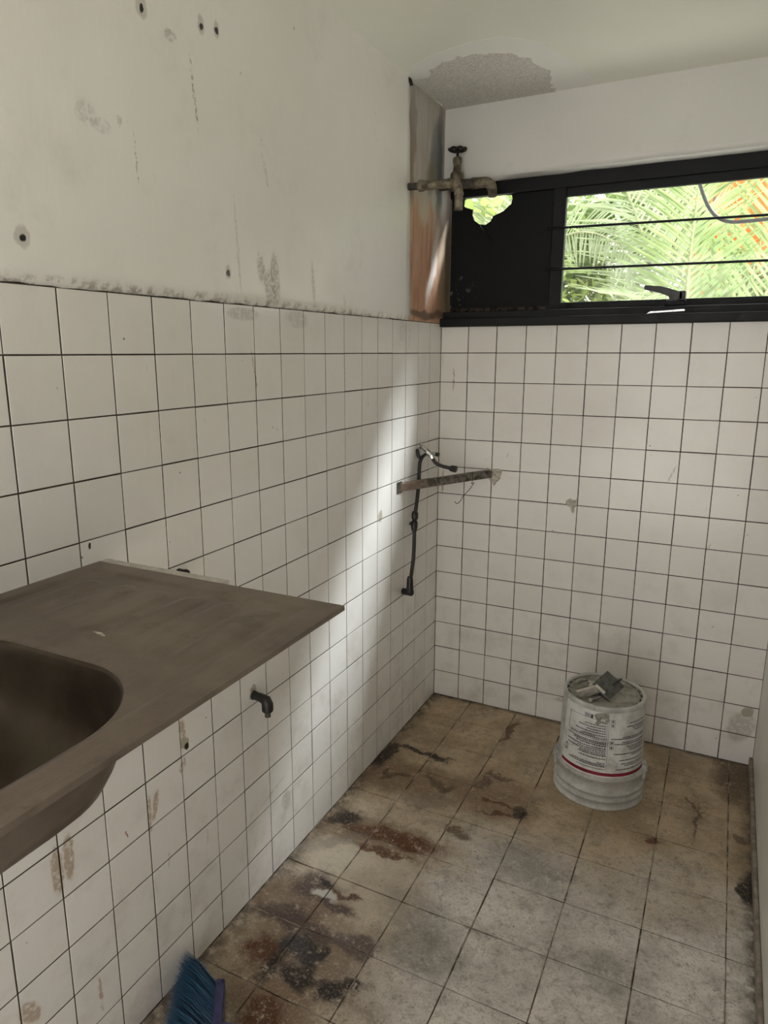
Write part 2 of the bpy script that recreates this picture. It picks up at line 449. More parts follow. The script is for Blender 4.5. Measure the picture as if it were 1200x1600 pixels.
MAT['dark_pipe'] = simple('dark_corroded_pipe', (0.085, 0.078, 0.065), 0.6, 0.3, 0.5, 50, 0.5, 0.4)
MAT['iron'] = simple('black_cast_iron', (0.022, 0.018, 0.016), 0.55, 0.4, 0.4, 60)
MAT['chrome'] = simple('dull_chrome', (0.55, 0.54, 0.52), 0.22, 0.95, 0.3, 60, 0.5, 0.05)
t = NT('black_braided_hose')
wv = t.n('ShaderNodeTexWave')
t.put(wv.inputs['Vector'], t.pos)
wv.inputs['Scale'].default_value = 160
c = t.mix(wv.outputs['Fac'], (0.012, 0.011, 0.011), (0.04, 0.037, 0.034))
MAT['hose'] = t.done(c, 0.5)
MAT['black_plastic'] = simple('black_plastic', (0.012, 0.011, 0.010), 0.4, 0, 0.3, 60)
t = NT('rusty_painted_angle_iron')
f = t.noise(38, 6, 0.7)
c = t.mix(t.rng(f, 0.40, 0.58), (0.06, 0.05, 0.042), (0.22, 0.20, 0.165))
xx = t.sep()[0]
c = t.mix(t.math('MULTIPLY', t.rng(xx, 0.09, 0.02), 0.6), c, (0.30, 0.20, 0.15))
MAT['angle_iron'] = t.done(c, 0.6, 0.4)
MAT['zinc'] = simple('dirty_zinc', (0.30, 0.29, 0.27), 0.42, 0.8, 0.3, 70)
MAT['dark_zinc'] = simple('dark_zinc_plate', (0.10, 0.10, 0.095), 0.42, 0.7, 0.4, 70)
MAT['pale_zinc'] = simple('pale_galvanised_strip', (0.58, 0.55, 0.50), 0.4, 0.6, 0.2, 70)

t = NT('scuffed_white_bucket_plastic')
c = t.mix(t.rng(t.noise(9, 6, 0.7), 0.35, 0.7), (0.36, 0.35, 0.32), (0.60, 0.60, 0.575))
c = t.mix(t.math('MULTIPLY', t.rng(t.noise(40, 8, 0.75), 0.52, 0.68), 0.6), c, (0.23, 0.21, 0.18))
t.bump(t.noise(60, 5), 0.2, 0.001)
MAT['bucket'] = t.done(c, 0.5, 0, 0.4)
t = NT('bucket_base_with_dried_cement')
c = t.mix(t.rng(t.noise(22, 8, 0.7), 0.35, 0.68), (0.20, 0.185, 0.15), (0.47, 0.45, 0.40))
t.bump(t.noise(40, 6), 0.6, 0.002)
MAT['bucket_base'] = t.done(c, 0.75)
t = NT('bucket_label_paper')
c = t.mix(t.rng(t.noise(14, 7, 0.7), 0.4, 0.72), (0.66, 0.66, 0.64), (0.40, 0.385, 0.35))
MAT['label'] = t.done(c, 0.5)
MAT['groove_dark'] = simple('dark_groove_ring', (0.085, 0.075, 0.06), 0.9, 0, 0.4, 60)  # dark tone for the ring in the bucket's rim groove
MAT['print'] = simple('grey_print', (0.060, 0.060, 0.065), 0.6, 0, 0.2, 30, 0.3, 0)
MAT['grey_print'] = simple('pale_grey_print', (0.25, 0.25, 0.26), 0.6, 0, 0.2, 30, 0.3, 0)
MAT['red'] = simple('dark_red_stripe', (0.20, 0.012, 0.035), 0.5, 0, 0.15, 30, 0.4, 0)

t = NT('blue_broom_bristle')
hi = t.n('ShaderNodeAttribute', attribute_name='tint')
c = t.mix(hi.outputs['Fac'], (0.002, 0.013, 0.050), (0.008, 0.095, 0.19))
MAT['bristle'] = t.done(c, 0.4, 0, 0.5)
MAT['broom_plastic'] = simple('indigo_broom_plastic', (0.040, 0.042, 0.125), 0.35, 0, 0.25, 40)
MAT['wood_handle'] = simple('broom_stick', (0.30, 0.20, 0.11), 0.6)

t = NT('window_glass')
tr = t.n('ShaderNodeBsdfTransparent')
tr.inputs['Color'].default_value = (0.97, 0.98, 0.97, 1)
gl = t.n('ShaderNodeBsdfGlossy')
gl.inputs['Roughness'].default_value = 0.03
lw = t.n('ShaderNodeLayerWeight')
fac = t.rng(t.math('POWER', lw.outputs['Facing'], 3.0), 0, 1, 0.03, 0.5, False)
mx = t.n('ShaderNodeMixShader')
t.t.links.new(fac, mx.inputs[0])
t.t.links.new(tr.outputs[0], mx.inputs[1])
t.t.links.new(gl.outputs[0], mx.inputs[2])
t.t.links.new(mx.outputs[0], t.out.inputs['Surface'])
MAT['glass'] = t.m


def leafmat(name, a, b, trans=0.5):
    t = NT(name)
    oi = t.noise(5, 3)
    c = t.mix(t.rng(oi, 0.3, 0.7), a, b)
    df = t.n('ShaderNodeBsdfDiffuse')
    tl = t.n('ShaderNodeBsdfTranslucent')
    gg = t.n('ShaderNodeBsdfGlossy')
    gg.inputs['Roughness'].default_value = 0.4
    t.put(df.inputs['Color'], c)
    t.put(tl.inputs['Color'], t.mix(0.5, c, (0.36, 0.48, 0.17)))
    m1 = t.n('ShaderNodeMixShader')
    m1.inputs[0].default_value = trans
    t.t.links.new(df.outputs[0], m1.inputs[1])
    t.t.links.new(tl.outputs[0], m1.inputs[2])
    m2 = t.n('ShaderNodeMixShader')
    m2.inputs[0].default_value = 0.06
    t.t.links.new(m1.outputs[0], m2.inputs[1])
    t.t.links.new(gg.outputs[0], m2.inputs[2])
    t.t.links.new(m2.outputs[0], t.out.inputs['Surface'])
    return t.m


MAT['palm'] = leafmat('palm_leaf', (0.15, 0.23, 0.065), (0.36, 0.45, 0.20))
MAT['palm_pale'] = leafmat('pale_palm_leaf', (0.25, 0.31, 0.18), (0.50, 0.56, 0.40))
MAT['leaf'] = leafmat('broad_leaf', (0.08, 0.15, 0.04), (0.26, 0.37, 0.11))
MAT['leaf_pale'] = leafmat('yellow_green_leaf', (0.26, 0.36, 0.08), (0.46, 0.54, 0.17))
MAT['rachis'] = simple('palm_rachis', (0.42, 0.44, 0.26), 0.5, 0, 0.2, 20)
MAT['bark'] = simple('tree_bark', (0.22, 0.17, 0.13), 0.9, 0, 0.4, 12)
MAT['white_bark'] = simple('whitewashed_bark', (0.74, 0.74, 0.72), 0.8, 0, 0.25, 12)
MAT['orange'] = simple('orange_wall_paint', (0.80, 0.34, 0.12), 0.8, 0, 0.12, 3)
MAT['orange_roof'] = simple('terracotta_roof', (0.55, 0.22, 0.10), 0.8, 0, 0.25, 8)
MAT['pale_wall'] = simple('pale_garden_wall', (0.70, 0.69, 0.66), 0.8, 0, 0.15, 4)
MAT['bounce_ground'] = simple('bounce_garden_ground', (0.62, 0.60, 0.52), 0.95, 0, 0.4, 3)  # unseen garden ground, made pale to bounce light up through the window
MAT['patio'] = simple('bounce_paving', (0.72, 0.68, 0.61), 0.9, 0, 0.15, 3)  # unseen yard, made pale so daylight bounces indoors
MAT['cable'] = simple('black_cable', (0.02, 0.02, 0.022), 0.5)
MAT['window_dark'] = simple('dark_window_pane', (0.03, 0.035, 0.04), 0.1, 0, 0.2, 5)

# ------------------------------------------------------------------ mesh helpers


class MB:
    def __init__(self):
        self.v, self.f, self.s = [], [], []

    def _add(self, vs, fs, smooth=False):
        o = len(self.v)
        self.v += [tuple(p) for p in vs]
        self.f += [[o + i for i in f] for f in fs]
        self.s += [smooth] * len(fs)

    def box(self, x0, x1, y0, y1, z0, z1, mtx=None):
        vs = [Vector((x, y, z)) for z in (z0, z1) for y in (y0, y1) for x in (x0, x1)]
        if mtx:
            vs = [mtx @ p for p in vs]
        self._add(vs, [(0, 2, 3, 1), (4, 5, 7, 6), (0, 1, 5, 4), (2, 6, 7, 3), (0, 4, 6, 2), (1, 3, 7, 5)])

    def cbox(self, x0, x1, y0, y1, z0, z1, c=0.003, mtx=None):
        """chamfered box"""
        bm = bmesh.new()
        vs = [bm.verts.new((x, y, z)) for z in (z0, z1) for y in (y0, y1) for x in (x0, x1)]
        for f in [(0, 2, 3, 1), (4, 5, 7, 6), (0, 1, 5, 4), (2, 6, 7, 3), (0, 4, 6, 2), (1, 3, 7, 5)]:
            bm.faces.new([vs[i] for i in f])
        bmesh.ops.bevel(bm, geom=list(bm.edges), offset=c, segments=2, affect='EDGES', profile=0.5)
        bm.verts.index_update()
        P = [Vector(v.co) for v in bm.verts]
        if mtx:
            P = [mtx @ p for p in P]
        self._add(P, [[v.index for v in f.verts] for f in bm.faces], False)
        bm.free()

    def tube(self, pts, r, seg=12, caps=True, smooth=True):
        pts = [Vector(p) for p in pts]
        n = len(pts)
        rr = r if isinstance(r, (list, tuple)) else [r] * n
        tang = []
        for i in range(n):
            a, b = pts[max(0, i - 1)], pts[min(n - 1, i + 1)]
            d = b - a
            tang.append(d.normalized() if d.length > 1e-9 else Vector((0, 0, 1)))
        up = Vector((0, 0, 1)) if abs(tang[0].z) < 0.9 else Vector((1, 0, 0))
        nx = tang[0].cross(up).normalized()
        vs, fs = [], []
        for i in range(n):
            nx = (nx - tang[i] * nx.dot(tang[i])).normalized()
            ny = tang[i].cross(nx)
            for k in range(seg):
                a = 2 * math.pi * k / seg
                vs.append(pts[i] + (nx * math.cos(a) + ny * math.sin(a)) * rr[i])
        for i in range(n - 1):
            for k in range(seg):
                k2 = (k + 1) % seg
                fs.append((i * seg + k, i * seg + k2, (i + 1) * seg + k2, (i + 1) * seg + k))
        self._add(vs, fs, smooth)
        if caps:
            self._add(vs[:seg], [tuple(range(seg))[::-1]])
            self._add(vs[-seg:], [tuple(range(seg))])

    def lathe(self, prof, seg=32, mtx=None, smooth=True, a0=0.0, a1=2 * math.pi):
        """prof: list of (r, z) around the z axis"""
        full = abs(a1 - a0 - 2 * math.pi) < 1e-6
        ns = seg if full else seg + 1
        vs, fs = [], []
        for r, z in prof:
            for k in range(ns):
                a = a0 + (a1 - a0) * k / seg
                p = Vector((r * math.cos(a), r * math.sin(a), z))
                vs.append(mtx @ p if mtx else p)
        for i in range(len(prof) - 1):
            for k in range(seg):
                k2 = (k + 1) % ns
                fs.append((i * ns + k, i * ns + k2, (i + 1) * ns + k2, (i + 1) * ns + k))
        self._add(vs, fs, smooth)

    def prism(self, poly, axis, d0, d1, mtx=None):
        """extruded polygon; poly in the two other axes"""
        def P(a, b, d):
            v = {'x': (d, a, b), 'y': (a, d, b), 'z': (a, b, d)}[axis]
            return mtx @ Vector(v) if mtx else Vector(v)
        n = len(poly)
        vs = [P(a, b, d0) for a, b in poly] + [P(a, b, d1) for a, b in poly]
        fs = [tuple(range(n))[::-1], tuple(range(n, 2 * n))]
        fs += [(i, (i + 1) % n, n + (i + 1) % n, n + i) for i in range(n)]
        self._add(vs, fs)

    def mesh(self, name):
        me = bpy.data.meshes.new(name)
        me.from_pydata(self.v, [], self.f)
        me.polygons.foreach_set('use_smooth', self.s)
        me.update()
        bm = bmesh.new()
        bm.from_mesh(me)
        bmesh.ops.recalc_face_normals(bm, faces=bm.faces)
        bm.to_mesh(me)
        bm.free()
        return me

    def build(self, name, mat, parent=None, label=None, recalc=True):
        o = bpy.data.objects.new(name, self.mesh(name))
        o.data.materials.append(mat)
        COL.objects.link(o)
        if parent:
            o.parent = parent
            o.matrix_parent_inverse = parent.matrix_world.inverted() if False else Matrix.Translation(-parent.location)
        if label:
            o['label'] = label
        return o


def root(name, label, cat, loc=(0, 0, 0), group=None):
    o = bpy.data.objects.new(name, None)
    o.empty_display_size = 0.05
    COL.objects.link(o)
    o.location = loc
    o['label'] = label
    o['category'] = cat
    if group:
        o['group'] = group
    return o


def struct(o, label, cat):
    o['kind'] = 'structure'
    o['label'] = label
    o['category'] = cat
    return o


def tag(o, label, cat, group=None):
    o['label'] = label
    o['category'] = cat
    if group:
        o['group'] = group
    return o


def bez(p, n=10):
    """Catmull-Rom through points"""
    p = [Vector(q) for q in p]
    q = [p[0] * 2 - p[1]] + p + [p[-1] * 2 - p[-2]]
    out = []
    for i in range(1, len(q) - 2):
        for k in range(n):
            u = k / n
            a, b, c, d = q[i - 1], q[i], q[i + 1], q[i + 2]
            out.append(0.5 * ((2 * b) + (c - a) * u + (2 * a - 5 * b + 4 * c - d) * u * u + (3 * b - a - 3 * c + d) * u ** 3))
    out.append(p[-1])
    return out


def tile_mesh(name, w_, h_, axis, th, ch=0.0007):
    """chamfered tile; front face at 0 along +axis normal, spans w_ x h_"""
    hw, hh = w_ / 2, h_ / 2
    rings = [(hw, hh, -th), (hw, hh, -ch), (hw - ch, hh - ch, 0.0)]
    vs = []
    for a, b, d in rings:
        for sa, sb in ((-1, -1), (1, -1), (1, 1), (-1, 1)):
            u, v = a * sa, b * sb
            vs.append({'x': (d, u, v), '-y': (u, -d, v), 'z': (u, v, d)}[axis])
    fs = []
    for r in range(2):
        for k in range(4):
            k2 = (k + 1) % 4
            fs.append((r * 4 + k, r * 4 + k2, (r + 1) * 4 + k2, (r + 1) * 4 + k))
    fs.append((8, 9, 10, 11))
    me = bpy.data.meshes.new(name)
    me.from_pydata(vs, [], fs)
    bm = bmesh.new()
    bm.from_mesh(me)
    bmesh.ops.recalc_face_normals(bm, faces=bm.faces)
    # open back: make sure the front face looks outward
    bm.faces.ensure_lookup_table()
    nrm = {'x': Vector((1, 0, 0)), '-y': Vector((0, -1, 0)), 'z': Vector((0, 0, 1))}[axis]
    if bm.faces[-1].normal.dot(nrm) < 0:
        bmesh.ops.reverse_faces(bm, faces=bm.faces)
    bm.to_mesh(me)
    bm.free()
    return me


T = 0.11            # wall tile pitch
CEIL = 2.285
RW = 1.21           # right wall
YR = -3.4           # rear wall
WT = 0.0008         # tile thickness above the bed

# ------------------------------------------------------------------ structure: left wall
b = MB()
b.box(-0.14, -WT, YR, 0.0, 0.0, CEIL)
b.box(-0.14, -WT, 0.0, 0.098, 0.0, CEIL)
wall_left = struct(b.build('wall_left', MAT['grout']), 'left wall, white tiles below and painted plaster above', 'wall')


def copy_tile(me, mat, parent, loc, tilt):
    o = bpy.data.objects.new('tile', me)
    COL.objects.link(o)
    o.location = loc
    o.rotation_euler = tilt
    o.parent = parent
    return o


def rt(a):
    return random.uniform(-a, a)


g = 0.0027
cache = {}
for c in range(21):
    for r in range(14):
        me = cache.get('full')
        if me is None:
            me = tile_mesh('tile', T - g, T - g, 'x', WT)
            me.materials.append(MAT['tile_left'])
            cache['full'] = me
        o = copy_tile(me, None, wall_left, (rt(0.00012), -(c + 0.5) * T + rt(0.0004), (r + 0.5) * T + rt(0.0004)), (rt(0.002), rt(0.002), rt(0.0025)))
        mk = near(LEFT_MARKS, -(c + 0.5) * T, (r + 0.5) * T, T / 2, T / 2, 0.01)
        if mk:
            own_material(o, tile_material('glazed_tile_left', 'yz', mk))
# the tiles behind the camera's view, joined
b = MB()
for c in range(21, 31):
    for r in range(14):
        y0, z0 = -(c + 1) * T, r * T
        b.box(-WT, 0, y0 + g / 2, y0 + T - g / 2, z0 + g / 2, z0 + T - g / 2)
o = b.build('further_tiles', MAT['tile_left'], wall_left)
o['kind'] = 'stuff'

# plaster above the tiles, slightly proud, with a lumpy bottom bead and a broken right edge
ny, nz = 150, 44
y_end = -0.338
vs, fs = [], []
for i in range(ny + 1):
    y = YR + (y_end - YR) * i / ny
    for j in range(nz + 1):
        u = j / nz
        z = 1.541 + (CEIL - 1.541) * (u ** 1.25)
        x = 0.0075 + 0.0022 * mnoise.noise(Vector((y * 2.2, z * 2.2, 3))) + 0.0009 * mnoise.noise(Vector((y * 13, z * 9, 8)))
        zz = z
        if z < 1.572:
            k = (1.572 - z) / 0.031
            x = x * (1 - k ** 2) + 0.0012 * k * k + 0.004 * math.sin(min(1, k) * math.pi) * (0.6 + mnoise.noise(Vector((y * 16, 0, 1))))
            zz = z + 0.004 * k * mnoise.noise(Vector((y * 21, 5, 1)))
        yy = y
        if i == ny:
            yy = y + 0.022 * (1 - (z - 1.541) / 0.74) + 0.010 * mnoise.noise(Vector((z * 14, 2, 2)))
        vs.append((max(x, 0.0008), yy, zz))
n0 = len(vs)
for i in range(ny):
    for j in range(nz):
        a = i * (nz + 1) + j
        fs.append((a, a + nz + 1, a + nz + 2, a + 1))
# close bottom and right edges back to the bed
for i in range(ny + 1):
    x, y, z = vs[i * (nz + 1)]
    vs.append((-0.0035, y, z))
for i in range(ny):
    fs.append((n0 + i, n0 + i + 1, (i + 1) * (nz + 1), i * (nz + 1)))
n1 = len(vs)
for j in range(nz + 1):
    x, y, z = vs[ny * (nz + 1) + j]
    vs.append((-0.0035, y, z))
for j in range(nz):
    a = ny * (nz + 1) + j
    fs.append((a, n1 + j, n1 + j + 1, a + 1))
b = MB()
b._add(vs, fs, True)
o = b.build('plaster', MAT['plaster_left'], wall_left)
b = MB()
b.box(-0.0035, 0.0, -0.36, 0.097, 1.5405, CEIL)
b.build('bare_strip', MAT['strip'], wall_left, 'bare strip of wall stained orange, brown and grey')
b = MB()
b.prism([(-0.350, 2.283), (-0.330, 2.283), (-0.318, 2.268), (-0.335, 2.262), (-0.348, 2.27)], 'x', 0.0, 0.010)
b.build('corner_crack', MAT['iron'], wall_left)

# ------------------------------------------------------------------ structure: back wall with window opening
b = MB()
b.box(0.0, RW + 0.14, WT, 0.098, 0.0, 1.528)
b.box(0.0, RW + 0.14, 0.002, 0.098, 2.045, CEIL)
wall_back = struct(b.build('wall_back', MAT['grout']), 'back wall, white tiles below the black window', 'wall')
bm_cache = {}
for c in range(11):
    for r in range(14):
        h = T if r < 13 else 1.5275 - 13 * T
        key = r == 13
        if key not in bm_cache:
            me = tile_mesh('tile', T - g, h - g, '-y', WT)
            me.materials.append(MAT['tile_back'])
            bm_cache[key] = me
        o = copy_tile(bm_cache[key], None, wall_back, ((c + 0.5) * T + rt(0.0004), rt(0.00012), r * T + h / 2 + rt(0.0004)), (rt(0.0025), rt(0.002), rt(0.0025)))
        mk = near(BACK_MARKS, (c + 0.5) * T, r * T + h / 2, T / 2, T / 2, 0.01)
        if mk:
            own_material(o, tile_material('glazed_tile_back', 'xz', mk))
b = MB()
nx, nz = 60, 12
vs, fs = [], []
for i in range(nx + 1):
    for j in range(nz + 1):
        x = RW * i / nx
        z = 2.042 + (CEIL - 2.042) * j / nz
        zz = z + (0.003 * mnoise.noise(Vector((x * 9, 1, 4))) if j == 0 else 0)
        vs.append((x, -0.003 + 0.002 * mnoise.noise(Vector((x * 2.5, z * 4, 6))), zz))
for i in range(nx):
    for j in range(nz):
        a = i * (nz + 1) + j
        fs.append((a, a + nz + 1, a + nz + 2, a + 1))
n0 = len(vs)
for i in range(nx + 1):
    x, y, z = vs[i * (nz + 1)]
    vs.append((x, 0.085, z + 0.001))
for i in range(nx):
    fs.append((n0 + i, n0 + i + 1, (i + 1) * (nz + 1), i * (nz + 1)))
b._add(vs, fs, True)
o = b.build('plaster', MAT['paint_back'], wall_back)
for p in o.data.polygons:
    if p.index >= nx * nz:
        p.use_smooth = False


def blob(cx, cz, pts, jit=0.0, seed=0):
    rnd = random.Random(seed)
    out = []
    for i in range(len(pts)):
        a, c = pts[i], pts[(i + 1) % len(pts)]
        for k in range(4):
            u = k / 4
            out.append((cx + a[0] * (1 - u) + c[0] * u + rnd.uniform(-jit, jit), cz + a[1] * (1 - u) + c[1] * u + rnd.uniform(-jit, jit)))
    return out


b = MB()
b.prism(blob(0.229, 0.968, [(-.026, .026), (.030, .026), (.028, -.006), (.016, -.022), (.004, -.040), (-.008, -.028), (-.020, -.016)], .003, 1), 'y', -0.0022, 0.0015)
b.build('cement_patch', MAT['cement'], wall_back, 'cement patch around the end of the angle iron')
b = MB()
b.prism(blob(0.529, 0.885, [(-.022, .008), (-.006, .020), (.010, .012), (.018, .022), (.020, -.004), (.012, -.014), (.010, -.034), (.002, -.036), (-.002, -.016), (-.018, -.008)], .002, 2), 'y', -0.0018, 0.0015)
b.build('cement_patch', MAT['cement'], wall_back, 'cement filled hole in the middle of the tiles')

# ------------------------------------------------------------------ right wall, rear wall, ceiling, floor
b = MB()
b.box(RW, RW + 0.14, YR, 0.098, 0.0, CEIL)
wall_right = struct(b.build('wall_right', MAT['paint_right']), 'grey painted right wall seen edge-on', 'wall')
b = MB()
b.cbox(RW - 0.012, RW, YR, 0.0, 0.0, 0.035, 0.004)
o = struct(b.build('baseboard_right', MAT['skirting']), 'narrow brown skirting strip at the foot of the right wall', 'skirting')
b = MB()
b.box(-0.14, 0.04, YR - 0.14, YR, 0.0, CEIL)
b.box(0.04, RW + 0.14, YR - 0.14, YR, 2.15, CEIL)  # unseen doorway added behind the camera, kept wide for more daylight
b.box(RW - 0.01, RW + 0.14, YR - 0.14, YR, 0.0, 2.15)
o = struct(b.build('wall_rear', MAT['paint_right']), 'unseen rear wall, doorway made wide to let in daylight', 'wall')
b = MB()
b.box(-0.14, RW + 0.14, YR - 0.14, 0.098, CEIL, CEIL + 0.12)
ceiling = struct(b.build('ceiling', MAT['ceiling']), 'pale satin painted ceiling with a peeled patch', 'ceiling')
halo = [(.002, -.33), (.05, -.42), (.14, -.47), (.26, -.50), (.36, -.50), (.44, -.40), (.50, -.24), (.52, -.10), (.51, -.001), (.002, -.001)]
b = MB()
b.prism(blob(0, 0, halo, .004, 3), 'z', CEIL - 0.0006, CEIL)
b.build('fresh_paint_patch', MAT['fresh_paint'], ceiling)
patch = [(.002, -.30), (.07, -.33), (.12, -.40), (.19, -.42), (.27, -.41), (.34, -.38), (.395, -.28), (.41, -.15), (.39, -.06), (.40, -.001), (.002, -.001)]
b = MB()
b.prism(blob(0, 0, patch, .012, 4), 'z', CEIL - 0.0016, CEIL)
b.build('peeled_patch', MAT['skim'], ceiling, 'rough grey peeled patch in the corner of the ceiling')

b = MB()
b.box(-0.14, RW + 0.14, YR - 0.14, 0.098, -0.12, -0.0022)
floor = struct(b.build('floor', MAT['joint']), 'stained cement tile floor', 'floor')
FT = 0.1933
xs = [0.0] + [0.1715 + FT * k for k in range(6)] + [RW - 0.001]
ys = [0.0] + [-0.171 - FT * k for k in range(17)]
fcache = {}
for i in range(len(xs) - 1):
    for j in range(len(ys) - 1):
        wd, dp = xs[i + 1] - xs[i], ys[j] - ys[j + 1]
        gj = 0.0030
        key = (round(wd, 4), round(dp, 4))
        if key not in fcache:
            me = tile_mesh('tile', wd - gj, dp - gj, 'z', 0.003, 0.0012)
            me.materials.append(MAT['floor'])
            fcache[key] = me
        o = bpy.data.objects.new('tile', fcache[key])
        COL.objects.link(o)
        o.parent = floor
        o.location = ((xs[i] + xs[i + 1]) / 2 + rt(.0006), (ys[j] + ys[j + 1]) / 2 + rt(.0006), rt(.0005))
        o.rotation_euler = (rt(.003), rt(.003), rt(.004))
        mk = near(FLOOR, (xs[i] + xs[i + 1]) / 2, (ys[j] + ys[j + 1]) / 2, wd / 2, dp / 2, 0.045)
        if mk:
            own_material(o, floor_material(mk))

# ------------------------------------------------------------------ window
FY = 0.080          # frame face
win = bpy.data.objects.new('window_1', None)
COL.objects.link(win)
struct(win, 'black framed window, one side closed by a broken black board', 'window')
b = MB()
b.cbox(0.0, RW, FY - 0.012, FY + 0.016, 1.996, 2.046, 0.003)
b.build('head_frame', MAT['black_metal'], win)
b = MB()
b.cbox(0.386, 0.432, FY - 0.010, FY + 0.016, 1.575, 2.0, 0.003)
b.build('mullion', MAT['black_metal'], win)
b = MB()
b.cbox(1.165, RW, FY - 0.010, FY + 0.016, 1.575, 2.0, 0.003)
b.build('jamb', MAT['black_metal'], win)
b = MB()
b.cbox(0.43, 1.166, FY - 0.004, FY + 0.014, 1.572, 1.609, 0.003)
b.build('bottom_rail', MAT['black_metal'], win)
b = MB()
b.cbox(0.43, 1.166, FY - 0.004, FY + 0.014, 1.967, 1.998, 0.003)
b.build('top_rail', MAT['black_metal'], win)
b = MB()
b.box(0.431, 1.166, FY + 0.005, FY + 0.009, 1.608, 1.968)
b.build('pane', MAT['glass'], win)
b = MB()
b.cbox(-0.001, RW, -0.018, 0.070, 1.5275, 1.557, 0.0025)
b.build('sill', MAT['black_metal'], win)
b = MB()
b.cbox(0.0, RW, 0.012, 0.10, 1.556, 1.582, 0.0025)
b.build('sill_step', MAT['black_metal'], win)
# black board with the broken hole
hole = [[0.0489, 1.9928], [0.0559, 2.004], [0.0985, 2.0082], [0.1478, 2.008], [0.1721, 2.0079], [0.1961, 2.0099], [0.2303, 1.9936], [0.2333, 1.9803],
        [0.2293, 1.9632], [0.1991, 1.9395], [0.1631, 1.927], [0.154, 1.9099], [0.1347, 1.898], [0.1097, 1.9022], [0.0891, 1.9173], [0.0809, 1.9383], [0.0828, 1.9561], [0.0625, 1.9623], [0.0471, 1.9704]]
hole = [(x, min(z, 1.9965)) for x, z in hole]
bm = bmesh.new()
outer = [(0.0, 1.575), (0.388, 1.575), (0.388, 2.0), (0.0, 2.0)]
ov = [bm.verts.new((x, FY + 0.006, z)) for x, z in outer]
hv = [bm.verts.new((x, FY + 0.006, z)) for x, z in hole]
ed = []
for L in (ov, hv):
    for i in range(len(L)):
        ed.append(bm.edges.new((L[i], L[(i + 1) % len(L)])))
bmesh.ops.triangle_fill(bm, use_beauty=True, use_dissolve=False, edges=ed)
ex = bmesh.ops.extrude_face_region(bm, geom=list(bm.faces))
for v in [e for e in ex['geom'] if isinstance(e, bmesh.types.BMVert)]:
    v.co.y += 0.008
bmesh.ops.recalc_face_normals(bm, faces=bm.faces)
me = bpy.data.meshes.new('board')
bm.to_mesh(me)
bm.free()
me.materials.append(MAT['black_board'])
o = bpy.data.objects.new('board', me)
COL.objects.link(o)
o.parent = win
o['label'] = 'black board with a hole broken through near its top'
# torn flap of the board hanging under the pipe
b = MB()
b.prism([(0.088, 1.895), (0.120, 1.895), (0.165, 1.838), (0.160, 1.834), (0.10, 1.85)], 'y', 0.066, 0.069)
b.build('torn_flap', MAT['black_board'], win)
for z0, z1 in ((1.8645, 1.8520), (1.7245, 1.7160)):
    b = MB()
    b.tube([(0.368, FY - 0.012, z0), (1.18, FY - 0.012, z1)], 0.0042, 8)
    b.build('bar', MAT['black_metal'], win)
# latch
hd = MB()
hd.cbox(0.785, 0.850, FY - 0.020, FY - 0.003, 1.586, 1.604, 0.003)
latch = hd.build('latch', MAT['black_metal'], win)
b = MB()
b.cbox(0.825, 0.848, FY - 0.040, FY - 0.010, 1.600, 1.632, 0.004)
b.build('latch_body', MAT['black_plastic'], latch)
b = MB()
b.prism([(0.716, 1.650), (0.720, 1.654), (0.77, 1.649), (0.835, 1.628), (0.838, 1.606), (0.80, 1.604), (0.795, 1.616), (0.76, 1.630), (0.717, 1.640)], 'y', FY - 0.040, FY - 0.024)
b.build('lever', MAT['black_plastic'], latch)
b = MB()
b.prism([(0.735, 1.5585), (0.745, 1.566), (0.78, 1.567), (0.848, 1.571), (0.853, 1.568), (0.85, 1.565), (0.78, 1.562), (0.745, 1.5605)], 'y', 0.004, 0.012)
b.build('sill_strip', MAT['chrome'], win)  # pale metal strip along the sill

# ------------------------------------------------------------------ pipes by the window
y1 = -0.338
r1 = root('water_pipe', 'corroded brass pipe from the stained wall, bending down before the black board', 'pipe', (0.0, y1, 1.962))
b = MB()
b.tube([(0.0, y1, 1.963), (0.05, y1, 1.961)], 0.0115, 14)
b.build('nipple', MAT['dark_pipe'], r1)
b = MB()
b.tube([(0.040, y1, 1.962), (0.045, y1, 1.962), (0.060, y1, 1.961), (0.064, y1, 1.961)], [0.013, 0.0185, 0.0185, 0.014], 8, smooth=False)
b.tube([(0.064, y1, 1.961), (0.075, y1, 1.961)], 0.0155, 14)
b.build('coupling', MAT['pipe'], r1)
b = MB()
arc = [(0.155 + 0.026 * math.sin(a), y1, 1.933 + 0.026 * math.cos(a)) for a in [math.pi / 2 * k / 8 for k in range(9)]]
b.tube([(0.072, y1, 1.960)] + arc + [(0.181, y1, 1.876)], 0.0135, 14)
b.tube([(0.145, y1, 1.959), (0.155, y1, 1.959)], 0.0155, 14)
b.tube([(0.181, y1, 1.930), (0.181, y1, 1.921)], 0.0155, 14)
b.build('bent_pipe', MAT['pipe'], r1)

